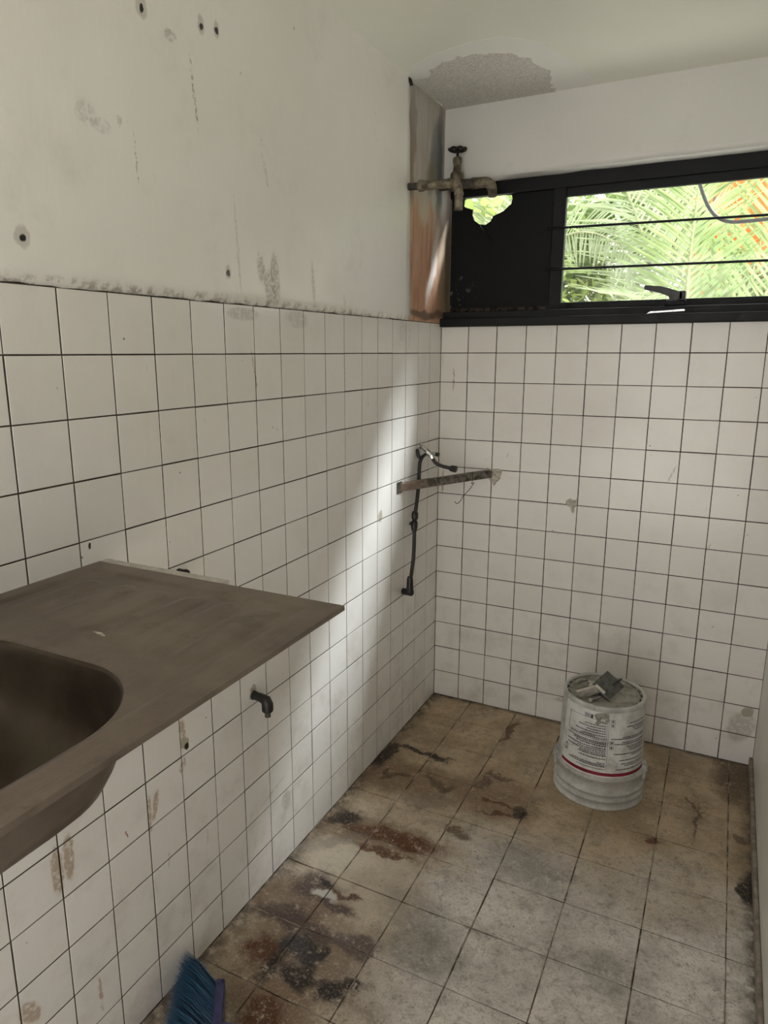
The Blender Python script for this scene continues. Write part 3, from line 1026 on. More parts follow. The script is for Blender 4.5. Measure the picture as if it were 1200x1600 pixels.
y2 = -0.042
r2 = root('gate_valve', 'gate valve with black handwheel and spout, above the hole in the board', 'valve', (0.0, y2, 2.02))
b = MB()
b.tube([(0.0, y2, 2.020), (0.06, y2, 2.020)], 0.016, 14)
b.tube([(0.06, y2, 2.020), (0.14, y2, 2.018)], 0.0165, 14)
b.tube([(0.12, y2, 2.018), (0.137, y2, 2.018)], 0.020, 8, smooth=False)
b.build('pipe', MAT['dark_pipe'], r2)
b = MB()
arc = [(0.165 + 0.032 * math.sin(a), y2, 1.988 + 0.030 * math.cos(a)) for a in [math.pi / 2 * k / 8 for k in range(9)]]
b.tube([(0.135, y2, 2.018)] + arc + [(0.198, y2, 1.967)], [0.019] + [0.018] * 7 + [0.0165] * 2 + [0.0145], 14)
b.build('spout_elbow', MAT['pipe'], r2)
b = MB()
mt = Matrix.Translation((0.064, y2, 0))
b.lathe([(0.0, 2.0), (0.020, 2.0), (0.023, 2.012), (0.023, 2.028), (0.0205, 2.035), (0.0235, 2.040), (0.0235, 2.056), (0.021, 2.060), (0.014, 2.064), (0.013, 2.088), (0.016, 2.094), (0.016, 2.106), (0.012, 2.111), (0.0, 2.111)], 16, mt)
b.build('valve_body', MAT['pipe'], r2)
b = MB()
b.tube([(0.064, y2, 2.110), (0.064, y2, 2.140)], 0.0045, 10)
b.build('stem', MAT['iron'], r2)
b = MB()
ring = []
for k in range(41):
    a = 2 * math.pi * k / 40
    rr = 0.0285 + 0.0022 * math.cos(a * 7)
    ring.append((0.064 + rr * math.cos(a), y2 + rr * math.sin(a), 2.136 + 0.001 * math.cos(a * 7)))
b.tube(ring, 0.0046, 8, caps=False)
for k in range(4):
    a = math.pi / 2 * k + 0.4
    b.tube([(0.064, y2, 2.132), (0.064 + 0.028 * math.cos(a), y2 + 0.028 * math.sin(a), 2.136)], 0.0036, 8)
b.lathe([(0.0, 2.126), (0.009, 2.126), (0.009, 2.142), (0.0, 2.142)], 12, mt)
b.build('handwheel', MAT['iron'], r2)

# ------------------------------------------------------------------ angle valve with hoses in the corner
r3 = root('stop_valve', 'small chrome stop valve with two black hoses on the corner tiles', 'valve', (0.0, -0.19, 1.085))
b = MB()
b.tube([(0.0, -0.188, 1.092), (0.003, -0.188, 1.092)], 0.013, 14)
b.tube([(0.003, -0.188, 1.091), (0.014, -0.190, 1.083), (0.035, -0.192, 1.070)], [0.0075, 0.0085, 0.0085], 12)
b.tube([(0.030, -0.195, 1.072), (0.050, -0.198, 1.058), (0.054, -0.199, 1.048)], [0.011, 0.0105, 0.0095], 8, smooth=False)
b.tube([(0.022, -0.21, 1.058), (0.036, -0.192, 1.068)], 0.0075, 10)
b.build('valve_body', MAT['chrome'], r3)
b = MB()
b.tube([(0.036, -0.19, 1.069), (0.064, -0.19, 1.064)], 0.0055, 10)
k_ = b.build('spindle', MAT['chrome'], r3)
b = MB()
b.tube([(0.062, -0.19, 1.0645), (0.075, -0.19, 1.063)], [0.0075, 0.0085], 10)
b.build('knob', MAT['black_plastic'], r3)
b = MB()
b.tube([(0.002, -0.225, 1.083), (0.012, -0.235, 1.060), (0.016, -0.232, 1.052)], [0.0065, 0.0075, 0.006], 8)
b.tube([(0.014, -0.232, 1.054), (0.030, -0.205, 1.064)], 0.0045, 8)
b.build('lever', MAT['black_plastic'], r3)
b = MB()
b.tube(bez([(0.054, -0.199, 1.050), (0.066, -0.20, 1.034), (0.090, -0.20, 1.024), (0.125, -0.20, 1.018)], 8), 0.0068, 10)
hs = b.build('short_hose', MAT['hose'], r3)
b = MB()
b.tube([(0.122, -0.20, 1.0185), (0.128, -0.20, 1.0175), (0.146, -0.20, 1.0155), (0.149, -0.20, 1.015)], [0.0085, 0.0115, 0.0125, 0.010], 10, smooth=False)
b.build('hose_nut', MAT['black_plastic'], hs)
b = MB()
b.tube(bez([(0.020, -0.214, 1.058), (0.014, -0.226, 1.030), (0.014, -0.236, 0.94), (0.018, -0.270, 0.85), (0.022, -0.285, 0.80), (0.026, -0.300, 0.70), (0.033, -0.335, 0.635), (0.034, -0.348, 0.615)], 8), 0.0072, 10)
hl = b.build('long_hose', MAT['hose'], r3)
b = MB()
b.tube([(0.0195, -0.276, 0.862), (0.0195, -0.277, 0.852), (0.021, -0.281, 0.835), (0.021, -0.281, 0.828)], [0.008, 0.0125, 0.0125, 0.008], 10)
b.tube([(0.021, -0.281, 0.828), (0.020, -0.284, 0.820), (0.022, -0.288, 0.800), (0.023, -0.290, 0.785)], [0.0085, 0.0135, 0.0125, 0.008], 10)
b.tube([(0.012, -0.290, 0.815), (0.004, -0.292, 0.817)], 0.006, 8)
b.build('inline_joint', MAT['black_plastic'], hl)
b = MB()
b.tube([(0.034, -0.348, 0.632), (0.034, -0.349, 0.622), (0.034, -0.349, 0.600), (0.034, -0.349, 0.575)], [0.009, 0.0115, 0.0125, 0.014], 10)
b.tube([(0.042, -0.352, 0.573), (0.0, -0.338, 0.566)], [0.014, 0.0125], 10)
b.build('wall_elbow', MAT['black_plastic'], hl)

# ------------------------------------------------------------------ angle iron across the corner
A = Vector((0.0, -0.376, 0.962))
B = Vector((0.2245, 0.0, 0.972))
d = (B - A)
L = d.length
dx = d.normalized()
dn = Vector((dx.y, -dx.x, 0)).normalized()
dz = dn.cross(dx) * -1
if dz.z < 0:
    dz = -dz
mt = Matrix(((dx.x, dn.x, dz.x, A.x), (dx.y, dn.y, dz.y, A.y), (dx.z, dn.z, dz.z, A.z), (0, 0, 0, 1)))
r4 = root('angle_iron', 'rusty angle iron fixed across the tiled corner', 'bracket', A)
b = MB()
b.cbox(0.004, L - 0.002, -0.0035, 0.0, -0.013, 0.015, 0.0012, mt)
b.build('upright_flange', MAT['angle_iron'], r4)
b = MB()
b.cbox(0.004, L - 0.002, -0.028, -0.0005, 0.0115, 0.015, 0.0012, mt)
b.build('top_flange', MAT['angle_iron'], r4)
b = MB()
b.cbox(0.0, 0.003, -0.022, 0.018, -0.018, 0.024, 0.001, Matrix.Translation(A))
b.build('end_plate', MAT['dark_pipe'], r4)
# wire hung over the angle iron
wp = [A + dx * (L * 0.765) + Vector((0, 0, 0.022)) + dn * 0.002, A + dx * (L * 0.76) + dn * 0.006 + Vector((0, 0, -0.01)), A + dx * (L * 0.745) + dn * 0.008 + Vector((0, 0, -0.022)),
      A + dx * (L * 0.77) + dn * 0.008 + Vector((0, 0, -0.020)), A + dx * (L * 0.72) + dn * 0.01 + Vector((0, 0, -0.042)), A + dx * (L * 0.65) + dn * 0.012 + Vector((0, 0, -0.062)),
      A + dx * (L * 0.62) + dn * 0.012 + Vector((0, 0, -0.080)), A + dx * (L * 0.58) + dn * 0.012 + Vector((0, 0, -0.088)), A + dx * (L * 0.555) + dn * 0.012 + Vector((0, 0, -0.078))]
b = MB()
b.tube(bez(wp, 6), 0.0011, 6)
tag(b.build('bent_wire', MAT['iron']), 'thin bent black wire hanging from the angle iron', 'wire')

# ------------------------------------------------------------------ fittings on the left wall under the sink
r5 = root('wall_spout', 'black elbow spout sticking out of the tiles below the sink', 'pipe', (0.0, -1.27, 0.577))
b = MB()
b.tube([(0.0, -1.27, 0.577), (0.008, -1.27, 0.577)], [0.0125, 0.0115], 12)
b.tube([(0.006, -1.27, 0.577), (0.030, -1.27, 0.574), (0.040, -1.27, 0.571), (0.044, -1.27, 0.562), (0.044, -1.27, 0.545)], [0.0105, 0.0120, 0.0145, 0.0150, 0.0150], 12)
b.tube([(0.044, -1.27, 0.547), (0.044, -1.27, 0.543), (0.044, -1.27, 0.538)], [0.0150, 0.0140, 0.0085], 12)
b.build('elbow', MAT['black_plastic'], r5)
b = MB()
b.tube([(0.044, -1.27, 0.539), (0.044, -1.27, 0.527)], 0.0078, 8, smooth=False)
b.build('tip', MAT['dark_pipe'], r5)
b = MB()
b.prism(blob(-1.270, 0.582, [(-.016, -.012), (-.012, .016), (.004, .024), (.014, .014), (.010, -.012)], .0015, 8), 'x', 0.0, 0.0015)
b.build('wall_plug', MAT['cement'], r5)
b = MB()
b.tube([(0.0, -1.513, 0.974), (0.018, -1.513, 0.974)], [0.0095, 0.009], 12)
b.tube([(0.018, -1.513, 0.974), (0.024, -1.513, 0.974)], [0.0105, 0.0095], 12)
tag(b.build('pipe_stub', MAT['iron']), 'short dark pipe stub in the tiles just behind the sink edge', 'pipe')

# ------------------------------------------------------------------ sink
SZ = 1.0565
sk = root('kitchen_sink', 'tarnished stainless sink and drainer hung on the tiled wall', 'sink', (0.0, -2.15, SZ))
X0, X1, Y0, Y1 = 0.003, 0.521, -2.62, -1.722


def rrect(cx, cy, hx, hy, r, n=8):
    out = []
    for sx_, sy_, a0 in ((1, 1, 0), (-1, 1, 90), (-1, -1, 180), (1, -1, 270)):
        for k in range(n + 1):
            a = math.radians(a0 + 90 * k / n)
            out.append((cx + sx_ * (hx - r) + r * math.cos(a), cy + sy_ * (hy - r) + r * math.sin(a)))
    return out


bx, by, bhx, bhy, brd = 0.262, -2.265, 0.205, 0.228, 0.135


def sink_z(x, y):
    """pressed relief of the drainer"""
    z = 0.0
    # raised border step: panel inside the rim is lower
    dxe = min(x - 0.030, 0.478 - x)
    dye = min(y + 2.585, -1.757 - y)
    de = min(dxe, dye)
    k = min(1, max(0, de / 0.010))
    z -= 0.0035 * (k * k * (3 - 2 * k))
    # drainer ribs running along y
    if y > -2.02:
        for i, xc in enumerate((0.085, 0.155, 0.225, 0.295, 0.362, 0.428)):
            ytop = -1.80 + 0.004 * i
            ybot = -1.985 + 0.006 * (5 - i)
            hy = (ytop - ybot) / 2
            cy = (ytop + ybot) / 2
            ddx = abs(x - xc)
            ddy = max(0, abs(y - cy) - (hy - 0.022))
            dd = math.hypot(ddx, ddy)
            z += 0.0026 * max(0, min(1, (0.024 - dd) / 0.007))
    return z


bm = bmesh.new()
NXS, NYS = 110, 190
bowlp = rrect(bx, by, bhx, bhy, brd, 12)


def inside_bowl(x, y):
    ax, ay = abs(x - bx), abs(y - by)
    if ax <= bhx - brd or ay <= bhy - brd:
        return ax <= bhx and ay <= bhy
    return math.hypot(ax - (bhx - brd), ay - (bhy - brd)) <= brd


def bowl_snap(x, y, scale):
    """radial point of the scaled bowl outline in the direction of (x,y)"""
    a = math.atan2(y - by, x - bx)
    ca, sa = math.cos(a), math.sin(a)
    lo, hi = 0.0, 0.6
    for _ in range(24):
        m = (lo + hi) / 2
        if inside_bowl(bx + ca * m, by + sa * m):
            lo = m
        else:
            hi = m
    return bx + ca * lo * scale, by + sa * lo * scale


# flat sheet: outer grid with hole, made from a grid whose inner cells are dropped and snapped
gv = {}
xsN = [X0 + (X1 - X0) * i / NXS for i in range(NXS + 1)]
ysN = [Y0 + (Y1 - Y0) * j / NYS for j in range(NYS + 1)]
ins = {(i, j): inside_bowl(xsN[i], ysN[j]) for i in range(NXS + 1) for j in range(NYS + 1)}


def getv(i, j):
    if (i, j) not in gv:
        x, y = xsN[i], ysN[j]
        z = SZ + sink_z(x, y)
        if ins[(i, j)]:
            x, y = bowl_snap(x, y, 1.0)
            z = SZ - 0.0045
        gv[(i, j)] = bm.verts.new((x, y, z))
    return gv[(i, j)]


for i in range(NXS):
    for j in range(NYS):
        q = [(i, j), (i + 1, j), (i + 1, j + 1), (i, j + 1)]
        if all(ins[k] for k in q):
            continue
        bm.faces.new([getv(*k) for k in q])
bmesh.ops.remove_doubles(bm, verts=bm.verts, dist=1e-5)
# folded down rim, 14 mm at the front, thin on the other sides
edge_e = [e for e in bm.edges if e.is_boundary]
ext = bmesh.ops.extrude_edge_only(bm, edges=[e for e in edge_e if all(min(abs(v.co.x - X0), abs(v.co.x - X1), abs(v.co.y - Y0), abs(v.co.y - Y1)) < 1e-5 for v in e.verts)])
for v in [q for q in ext['geom'] if isinstance(q, bmesh.types.BMVert)]:
    if abs(v.co.x - X1) < 1e-5:
        v.co.z -= 0.007
        v.co.x += 0.001
    else:
        v.co.z -= 0.005
bmesh.ops.recalc_face_normals(bm, faces=bm.faces)
me = bpy.data.meshes.new('drainer_top')
bm.to_mesh(me)
bm.free()
me.polygons.foreach_set('use_smooth', [True] * len(me.polygons))
me.materials.append(MAT['sink_steel'])
o = bpy.data.objects.new('drainer_top', me)
COL.objects.link(o)
md = o.modifiers.new('thickness', 'SOLIDIFY')
md.thickness = 0.0012
md.offset = -1
md = o.modifiers.new('split', 'EDGE_SPLIT')
md.split_angle = math.radians(50)
o.parent = sk
o.matrix_parent_inverse = Matrix.Translation(-sk.location)
b = MB()
rings = [(1.0, -0.0045), (0.988, -0.010), (0.980, -0.024), (0.966, -0.055), (0.945, -0.080), (0.90, -0.100), (0.83, -0.113), (0.70, -0.119), (0.3, -0.122), (0.085, -0.124)]
n = len(bowlp)
vs, fs = [], []
for s_, dz_ in rings:
    for x, y in bowlp:
        vs.append((bx + (x - bx) * s_, by + (y - by) * s_, SZ + dz_))
for i in range(len(rings) - 1):
    for k in range(n):
        k2 = (k + 1) % n
        fs.append((i * n + k, i * n + k2, (i + 1) * n + k2, (i + 1) * n + k))
b._add(vs, fs, True)
bowl = b.build('bowl', MAT['sink_steel'], sk)
md = bowl.modifiers.new('thickness', 'SOLIDIFY')
md.thickness = 0.0012
md.offset = 1
bowl.data.materials.append(MAT['shaded_bowl_steel'])
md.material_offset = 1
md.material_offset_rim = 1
b = MB()
b.lathe([(0.0, SZ - 0.127), (0.012, SZ - 0.127), (0.014, SZ - 0.1235), (0.040, SZ - 0.119), (0.043, SZ - 0.121), (0.040, SZ - 0.136), (0.02, SZ - 0.151), (0.02, SZ - 0.181)], 24, Matrix.Translation((bx, by, 0)))
b.build('drain', MAT['chrome'], bowl)
# support bracket under the far end of the sheet
b = MB()
b.cbox(0.0, 0.285, -1.738, -1.7185, SZ - 0.010, SZ - 0.0055, 0.0008)
b.cbox(0.0, 0.285, -1.7205, -1.6990, SZ - 0.012, SZ - 0.0012, 0.0008)
o = b.build('support_bracket', MAT['pale_zinc'], sk)
b = MB()
b.cbox(0.0, 0.285, -2.60, -2.57, SZ - 0.012, SZ - 0.0055, 0.0008)
o = b.build('support_bracket', MAT['pale_zinc'], sk)
b = MB()
b.prism(blob(0.27, -1.965, [(-.015, .000), (-.002, .003), (.016, -.003), (.006, -.004)], .001, 5), 'z', SZ - 0.0034, SZ - 0.0026)
tag(b.build('paper_scrap', MAT['cement']), 'tiny torn paper scrap lying on the sink drainer', 'scrap')

# ------------------------------------------------------------------ bucket, upside down
BX, BY = 0.7402, -0.3586
BH, BR, BT = 0.349, 0.1445, 0.127
bk = root('paint_bucket', 'scuffed white paint bucket standing upside down on the floor', 'bucket', (BX, BY, 0))
bmt = Matrix.Translation((BX, BY, 0))


def brad(z):
    return 0.1385 + (BT - 0.1385) * (z / BH)


b = MB()
b.lathe([(0.132, 0.0), (0.1445, 0.0), (0.1455, 0.003), (0.1445, 0.007), (0.1420, 0.009), (0.1415, 0.026), (0.1447, 0.0275), (0.1447, 0.032), (0.1400, 0.0335),
         (0.1405, 0.048), (0.1440, 0.0495), (0.1440, 0.055), (0.1395, 0.0570), (0.1390, 0.096), (0.1425, 0.098), (0.1425, 0.104), (brad(.106), 0.107),
         (brad(.2), 0.2), (brad(.3), 0.3), (brad(.335), 0.335), (0.1285, 0.340), (0.1280, 0.347), (0.1265, 0.349), (0.1205, 0.349), (0.1185, 0.347), (0.1180, 0.340)], 72, bmt)
body = b.build('body', MAT['bucket'], bk)
b = MB()
b.lathe([(0.1182, 0.3405), (0.1115, 0.3405)], 72, bmt)
b.build('rim_groove', MAT['groove_dark'], bk)
b = MB()
b.lathe([(0.1116, 0.3403), (0.111, 0.3425), (0.108, 0.3425), (0.106, 0.3395), (0.06, 0.339), (0.0, 0.3388)], 72, bmt)
b.build('base_disc', MAT['bucket_base'], bk)
for k in range(20):
    a = 2 * math.pi * k / 20
    b = MB()
    b.box(0.1125, 0.1190, -0.0013, 0.0013, 0.339, 0.3470, bmt @ Matrix.Rotation(a, 4, 'Z'))
    b.build('base_rib', MAT['bucket'], bk)
TC = math.atan2(-2.6094 - BY, 1.0145 - BX)     # side facing the camera
# handle ears
for s_, lab in ((-1, None), (1, None)):
    a = TC + s_ * 1.50
    m2 = bmt @ Matrix.Rotation(a, 4, 'Z')
    b = MB()
    b.cbox(0.128, 0.1475, -0.020, 0.020, 0.068, 0.118, 0.004, m2)
    b.tube([m2 @ Vector((0.140, 0, 0.098)), m2 @ Vector((0.1515, 0, 0.098))], 0.010, 14)
    b.build('handle_ear', MAT['bucket'], bk)


def wrapquad(mb, a0, a1, z0, z1, off, flip=1):
    """quad on the bucket wall, angles measured from the camera side, to the viewer's right"""
    n_ = max(1, int(abs(a1 - a0) / 0.08))
    vs, fs = [], []
    for i in range(n_ + 1):
        a = TC + a0 + (a1 - a0) * i / n_
        for z in (z0, z1):
            r_ = brad(z) + off
            vs.append((BX + r_ * math.cos(a), BY + r_ * math.sin(a), z))
    for i in range(n_):
        fs.append((2 * i, 2 * i + 2, 2 * i + 3, 2 * i + 1))
    mb._add(vs, fs, True)


LA0, LA1 = -1.05, 1.35
b = MB()
wrapquad(b, LA0, LA1, 0.112, 0.332, 0.0004)
lab = b.build('label_sheet', MAT['label'], bk)
b = MB()
wrapquad(b, LA0, LA1, 0.1165, 0.1275, 0.0008)
b.build('red_stripe', MAT['red'], lab)
pr = MB()
rnd = random.Random(12)
MID = 0.16


def textrow(a_l, a_r, z, hgt, align='r', frac=1.0, wmin=0.02, wmax=0.06):
    span = (a_r - a_l) * frac
    s0, s1 = (a_r - span, a_r) if align == 'r' else (a_l, a_l + span)
    a = s1
    while a > s0 + 0.008:
        wl = rnd.uniform(wmin, wmax)
        e0 = max(s0, a - wl)
        # letters
        p = a
        while p > e0 + 0.003:
            lw = rnd.uniform(0.0045, 0.0075)
            wrapquad(pr, p - lw, p, z, z + 1.45 * hgt * rnd.uniform(0.75, 1.0), 0.0009)
            p -= lw + 0.0015
        a = e0 - 0.010


def rect(a0, a1, z0, z1, t_=0.0009, mb=None):
    mb = mb or pr
    ta = t_ / 0.13
    wrapquad(mb, a0, a1, z0, z0 + t_, 0.0009)
    wrapquad(mb, a0, a1, z1 - t_, z1, 0.0009)
    wrapquad(mb, a0, a0 + ta, z0, z1, 0.0009)
    wrapquad(mb, a1 - ta, a1, z0, z1, 0.0009)


# left column (viewer's left), upside-down print aligned to its right edge
rect(-0.86, MID - 0.03, 0.238, 0.306)
wrapquad(pr, MID, MID + 0.006, 0.135, 0.312, 0.0009)
z = 0.300
for fr in (0.55, 0.72, 0.50, 0.80, 0.62, 0.95):
    textrow(-0.84, MID - 0.06, z - 0.016, 0.0030, 'r', fr)
    z -= 0.0085
for k in range(11):
    a = -0.52 + k * 0.036
    wrapquad(pr, a, a + 0.018, 0.2445, 0.2495, 0.0009)
for z, fr, hh in ((0.229, 0.98, .0028), (0.2235, 0.80, .0034), (0.2165, 0.72, .0036), (0.2075, 0.98, .0034), (0.2005, 0.66, .0036), (0.1945, 0.96, .0030),
                  (0.1885, 0.60, .0030), (0.1825, 0.64, .0036), (0.1725, 0.62, .0030), (0.158, 0.20, .0025), (0.1525, 0.80, .0030), (0.1465, 0.88, .0036), (0.1375, 0.66, .0022)):
    textrow(-0.90, MID - 0.03, z, hh, 'r', fr)
for a, z in ((-0.94, 0.162), (-0.94, 0.178)):
    rect(a, a + 0.10, z, z + 0.011)
    wrapquad(pr, a + 0.03, a + 0.07, z + 0.003, z + 0.008, 0.0009)
# right column
for z, fr in ((0.296, 0.55), (0.284, 0.62), (0.2775, 0.45), (0.270, 0.40), (0.249, 0.70), (0.2435, 0.98), (0.232, 0.70), (0.226, 0.88), (0.2165, 0.60), (0.210, 0.55), (0.2035, 0.50),
              (0.192, 0.88), (0.186, 0.45), (0.170, 0.75), (0.158, 0.70), (0.1515, 0.62), (0.1385, 0.82)):
    textrow(MID + 0.04, 1.25, z, 0.0030, 'r', fr)
for z in (0.2995, 0.285, 0.2265, 0.210):
    rect(MID + 0.05, MID + 0.14, z, z + 0.011)
    wrapquad(pr, MID + 0.075, MID + 0.115, z + 0.003, z + 0.008, 0.0009)
# dark panel near the top of the label
wrapquad(pr, -0.275, -0.215, 0.306, 0.3185, 0.0009)
pr.build('printed_text', MAT['print'], lab)
b = MB()
for k in range(4):
    wrapquad(b, -0.43, -0.29, 0.3070 + k * 0.0034, 0.3095 + k * 0.0034, 0.0009)
b.build('printed_panel', MAT['grey_print'], lab)
b = MB()
rn = random.Random(4)
vs = []
for k, (da, z) in enumerate([(-0.20, 0.318), (-0.12, 0.326), (0.02, 0.332), (0.14, 0.331), (0.16, 0.305), (0.08, 0.292), (-0.02, 0.296), (-0.10, 0.285), (-0.16, 0.290), (-0.12, 0.302)]):
    a = TC + da
    r_ = brad(z) + 0.0013
    vs.append((BX + r_ * math.cos(a), BY + r_ * math.sin(a), z))
b._add(vs, [tuple(range(len(vs)))], False)
b.build('dried_splash', MAT['bucket_base'], lab)

# ------------------------------------------------------------------ metal pieces lying on the bucket
TZ = 0.3395
right_ = Vector((-math.sin(TC), math.cos(TC), 0))         # viewer's right on the lid
away = Vector((-math.cos(TC), -math.sin(TC), 0))          # away from the viewer


def lid(u, v, h=0.0):
    return Vector((BX, BY, TZ + h)) + right_ * u + away * v


def frame(o_, ux, uy):
    ux = ux.normalized()
    uz = ux.cross(uy).normalized()
    uy = uz.cross(ux)
    return Matrix(((ux.x, uy.x, uz.x, o_.x), (ux.y, uy.y, uz.y, o_.y), (ux.z, uy.z, uz.z, o_.z), (0, 0, 0, 1)))


UP = Vector((0, 0, 1))
r6 = root('metal_bracket', 'grey square metal bracket plate with bolt, propped on the bucket base', 'bracket', lid(0.0, -0.02))
c0 = lid(0.010, -0.030, 0.041)
m1 = frame(c0, (right_ * 0.8 - away * 0.5 - UP * 0.42), (away * 0.55 + right_ * 0.45 + UP * 0.55))
b = MB()
b.cbox(-0.036, 0.036, -0.034, 0.034, -0.0015, 0.0015, 0.0008, m1)
pl = b.build('plate', MAT['dark_zinc'], r6)
b = MB()
b.cbox(-0.036, 0.036, -0.0355, -0.0325, -0.040, 0.0015, 0.0008, m1)
b.build('flange', MAT['zinc'], r6)
b = MB()
b.cbox(-0.026, 0.012, -0.034, -0.024, 0.001, 0.006, 0.001, m1)
b.build('lip', MAT['pale_zinc'], pl)
b = MB()
b.tube([m1 @ Vector((0.006, 0.006, -0.02)), m1 @ Vector((0.010, 0.012, 0.0)), m1 @ Vector((0.020, 0.038, 0.028))], 0.0035, 10)
b.build('bolt', MAT['dark_zinc'], r6)
b = MB()
b.tube([m1 @ Vector((-0.034, -0.034, -0.004)), m1 @ Vector((-0.040, -0.040, -0.012))], [0.008, 0.008], 6, smooth=False)
b.tube([m1 @ Vector((-0.028, -0.036, -0.012)), m1 @ Vector((-0.020, -0.048, -0.040))], 0.0042, 10)
b.build('bolt_nut', MAT['pale_zinc'], r6)
r7 = root('metal_strip', 'pale folded metal strip leaning on the bucket base', 'bracket', lid(-0.055, -0.045))
b = MB()
m3 = frame(lid(-0.050, -0.045, 0.016), (right_ * 0.9 + away * 0.35 + UP * 0.30), (away - right_ * 0.35))
b.cbox(-0.036, 0.036, -0.006, 0.006, 0.010, 0.013, 0.001, m3)
b.cbox(-0.036, 0.036, -0.006, -0.003, -0.014, 0.012, 0.001, m3)
b.build('folded_strip', MAT['pale_zinc'], r7)
r8 = root('bent_rod', 'small bent chrome rod lying near the left rim of the bucket base', 'rod', lid(-0.055, 0.01))
b = MB()
b.tube(bez([lid(-0.036, 0.000, 0.006), lid(-0.052, 0.040, 0.012), lid(-0.060, 0.052, 0.010), lid(-0.078, 0.050, 0.006), lid(-0.084, 0.032, 0.004)], 6), 0.0045, 10)
b.build('rod', MAT['zinc'], r8)
b = MB()
b.tube([lid(-0.037, 0.002, 0.0075), lid(-0.051, 0.036, 0.0125)], 0.006, 12)
b.build('sleeve', MAT['chrome'], r8)
r9 = root('loose_bolt', 'small dark bolt lying before the bracket on the bucket base', 'bolt', lid(-0.03, -0.07))
b = MB()
b.tube([lid(-0.012, -0.060, 0.010), lid(-0.040, -0.085, 0.005)], 0.0042, 10)
b.build('shank', MAT['zinc'], r9)
b = MB()
b.tube([lid(-0.038, -0.083, 0.0058), lid(-0.043, -0.0875, 0.0048)], 0.0062, 6, smooth=False)
b.build('head', MAT['pale_zinc'], r9)

# ------------------------------------------------------------------ broom
P0 = Vector((0.114, -1.598, 0.045))
bd_ = Vector((0.57, -0.82, 0)).normalized()
P1 = P0 + bd_ * 0.26
bn_ = Vector((-bd_.y, bd_.x, 0))
if bn_.x < 0:
    bn_ = -bn_
br_ = root('broom', 'blue broom lying on the floor against the tiled wall', 'broom', (P0.x, P0.y, 0))
mb_ = Matrix(((bd_.x, bn_.x, 0, P0.x), (bd_.y, bn_.y, 0, P0.y), (0, 0, 1, 0), (0, 0, 0, 1)))
b = MB()
b.cbox(0.0, 0.26, 0.0, 0.020, 0.012, 0.062, 0.004, mb_)
blk = b.build('block', MAT['broom_plastic'], br_)
b = MB()
b.tube([mb_ @ Vector((0.115, 0.018, 0.036)), mb_ @ Vector((0.115, 0.03, 0.036)), mb_ @ Vector((0.12, 0.075, 0.034))], [0.026, 0.020, 0.016], 16)
b.build('socket', MAT['broom_plastic'], blk)
b = MB()
b.tube([mb_ @ Vector((0.12, 0.06, 0.034)), mb_ @ Vector((0.30, 0.75, 0.014))], 0.011, 14)
b.build('handle', MAT['wood_handle'], br_)
b = MB()
tints = []
rb = random.Random(3)
for q in range(4200):
    s_ = rb.random()
    hz = rb.random()
    st = mb_ @ Vector((0.006 + 0.25 * s_, 0.002, 0.016 + 0.042 * hz))
    tipd = Vector((-0.112 - 0.03 * s_, 0.008, 0)) + bd_ * (-0.012 + 0.02 * s_)
    ln = rb.uniform(0.86, 1.04)
    tip = st + tipd * ln + Vector((0, 0, 0.004 + 0.030 * (hz - 0.25) + rb.uniform(-.006, .006))) + bd_ * rb.uniform(-.010, .010)
    tip.x = max(tip.x, 0.004)
    tip.z = max(tip.z, 0.004)
    mid = (st + tip) / 2 + Vector((rb.uniform(-.004, .004), rb.uniform(-.004, .004), 0.006 + rb.uniform(-.004, .004)))
    wdt = Vector((0.0, 0.0, 1)).cross(tip - st).normalized() * 0.0006
    up_ = Vector((0, 0, 0.0006))
    k0 = len(b.v)
    vs = [st + wdt, st - wdt, st + up_, mid + wdt, mid - wdt, mid + up_, tip]
    b._add(vs, [(0, 2, 5, 3), (2, 1, 4, 5), (1, 0, 3, 4), (3, 5, 6), (5, 4, 6), (4, 3, 6)], True)
    tints += [min(1, max(0, rb.gauss(0.30 + 0.25 * hz, 0.22)))] * 7
me = bpy.data.meshes.new('bristles')
me.from_pydata(b.v, [], b.f)
at = me.attributes.new('tint', 'FLOAT', 'POINT')
at.data.foreach_set('value', tints)
me.materials.append(MAT['bristle'])
o = bpy.data.objects.new('bristles', me)
COL.objects.link(o)
o['kind'] = 'stuff'
o.parent = br_
o.matrix_parent_inverse = Matrix.Translation(-br_.location)

# ------------------------------------------------------------------ outside: ground, palms, trees, house
b = MB()
b.box(-30, 30, 0.098, 40, -0.4, -0.25)
struct(b.build('ground', MAT['bounce_ground']), 'garden ground outside the window', 'ground')


b = MB()
b.box(-30, 30, -40, YR - 0.14, -0.3, -0.12)
b.box(RW + 0.14, 30, YR - 0.14, 0.098, -0.3, -0.12)
struct(b.build('patio', MAT['patio']), 'unseen yard behind the camera, made pale to bounce daylight indoors', 'ground')


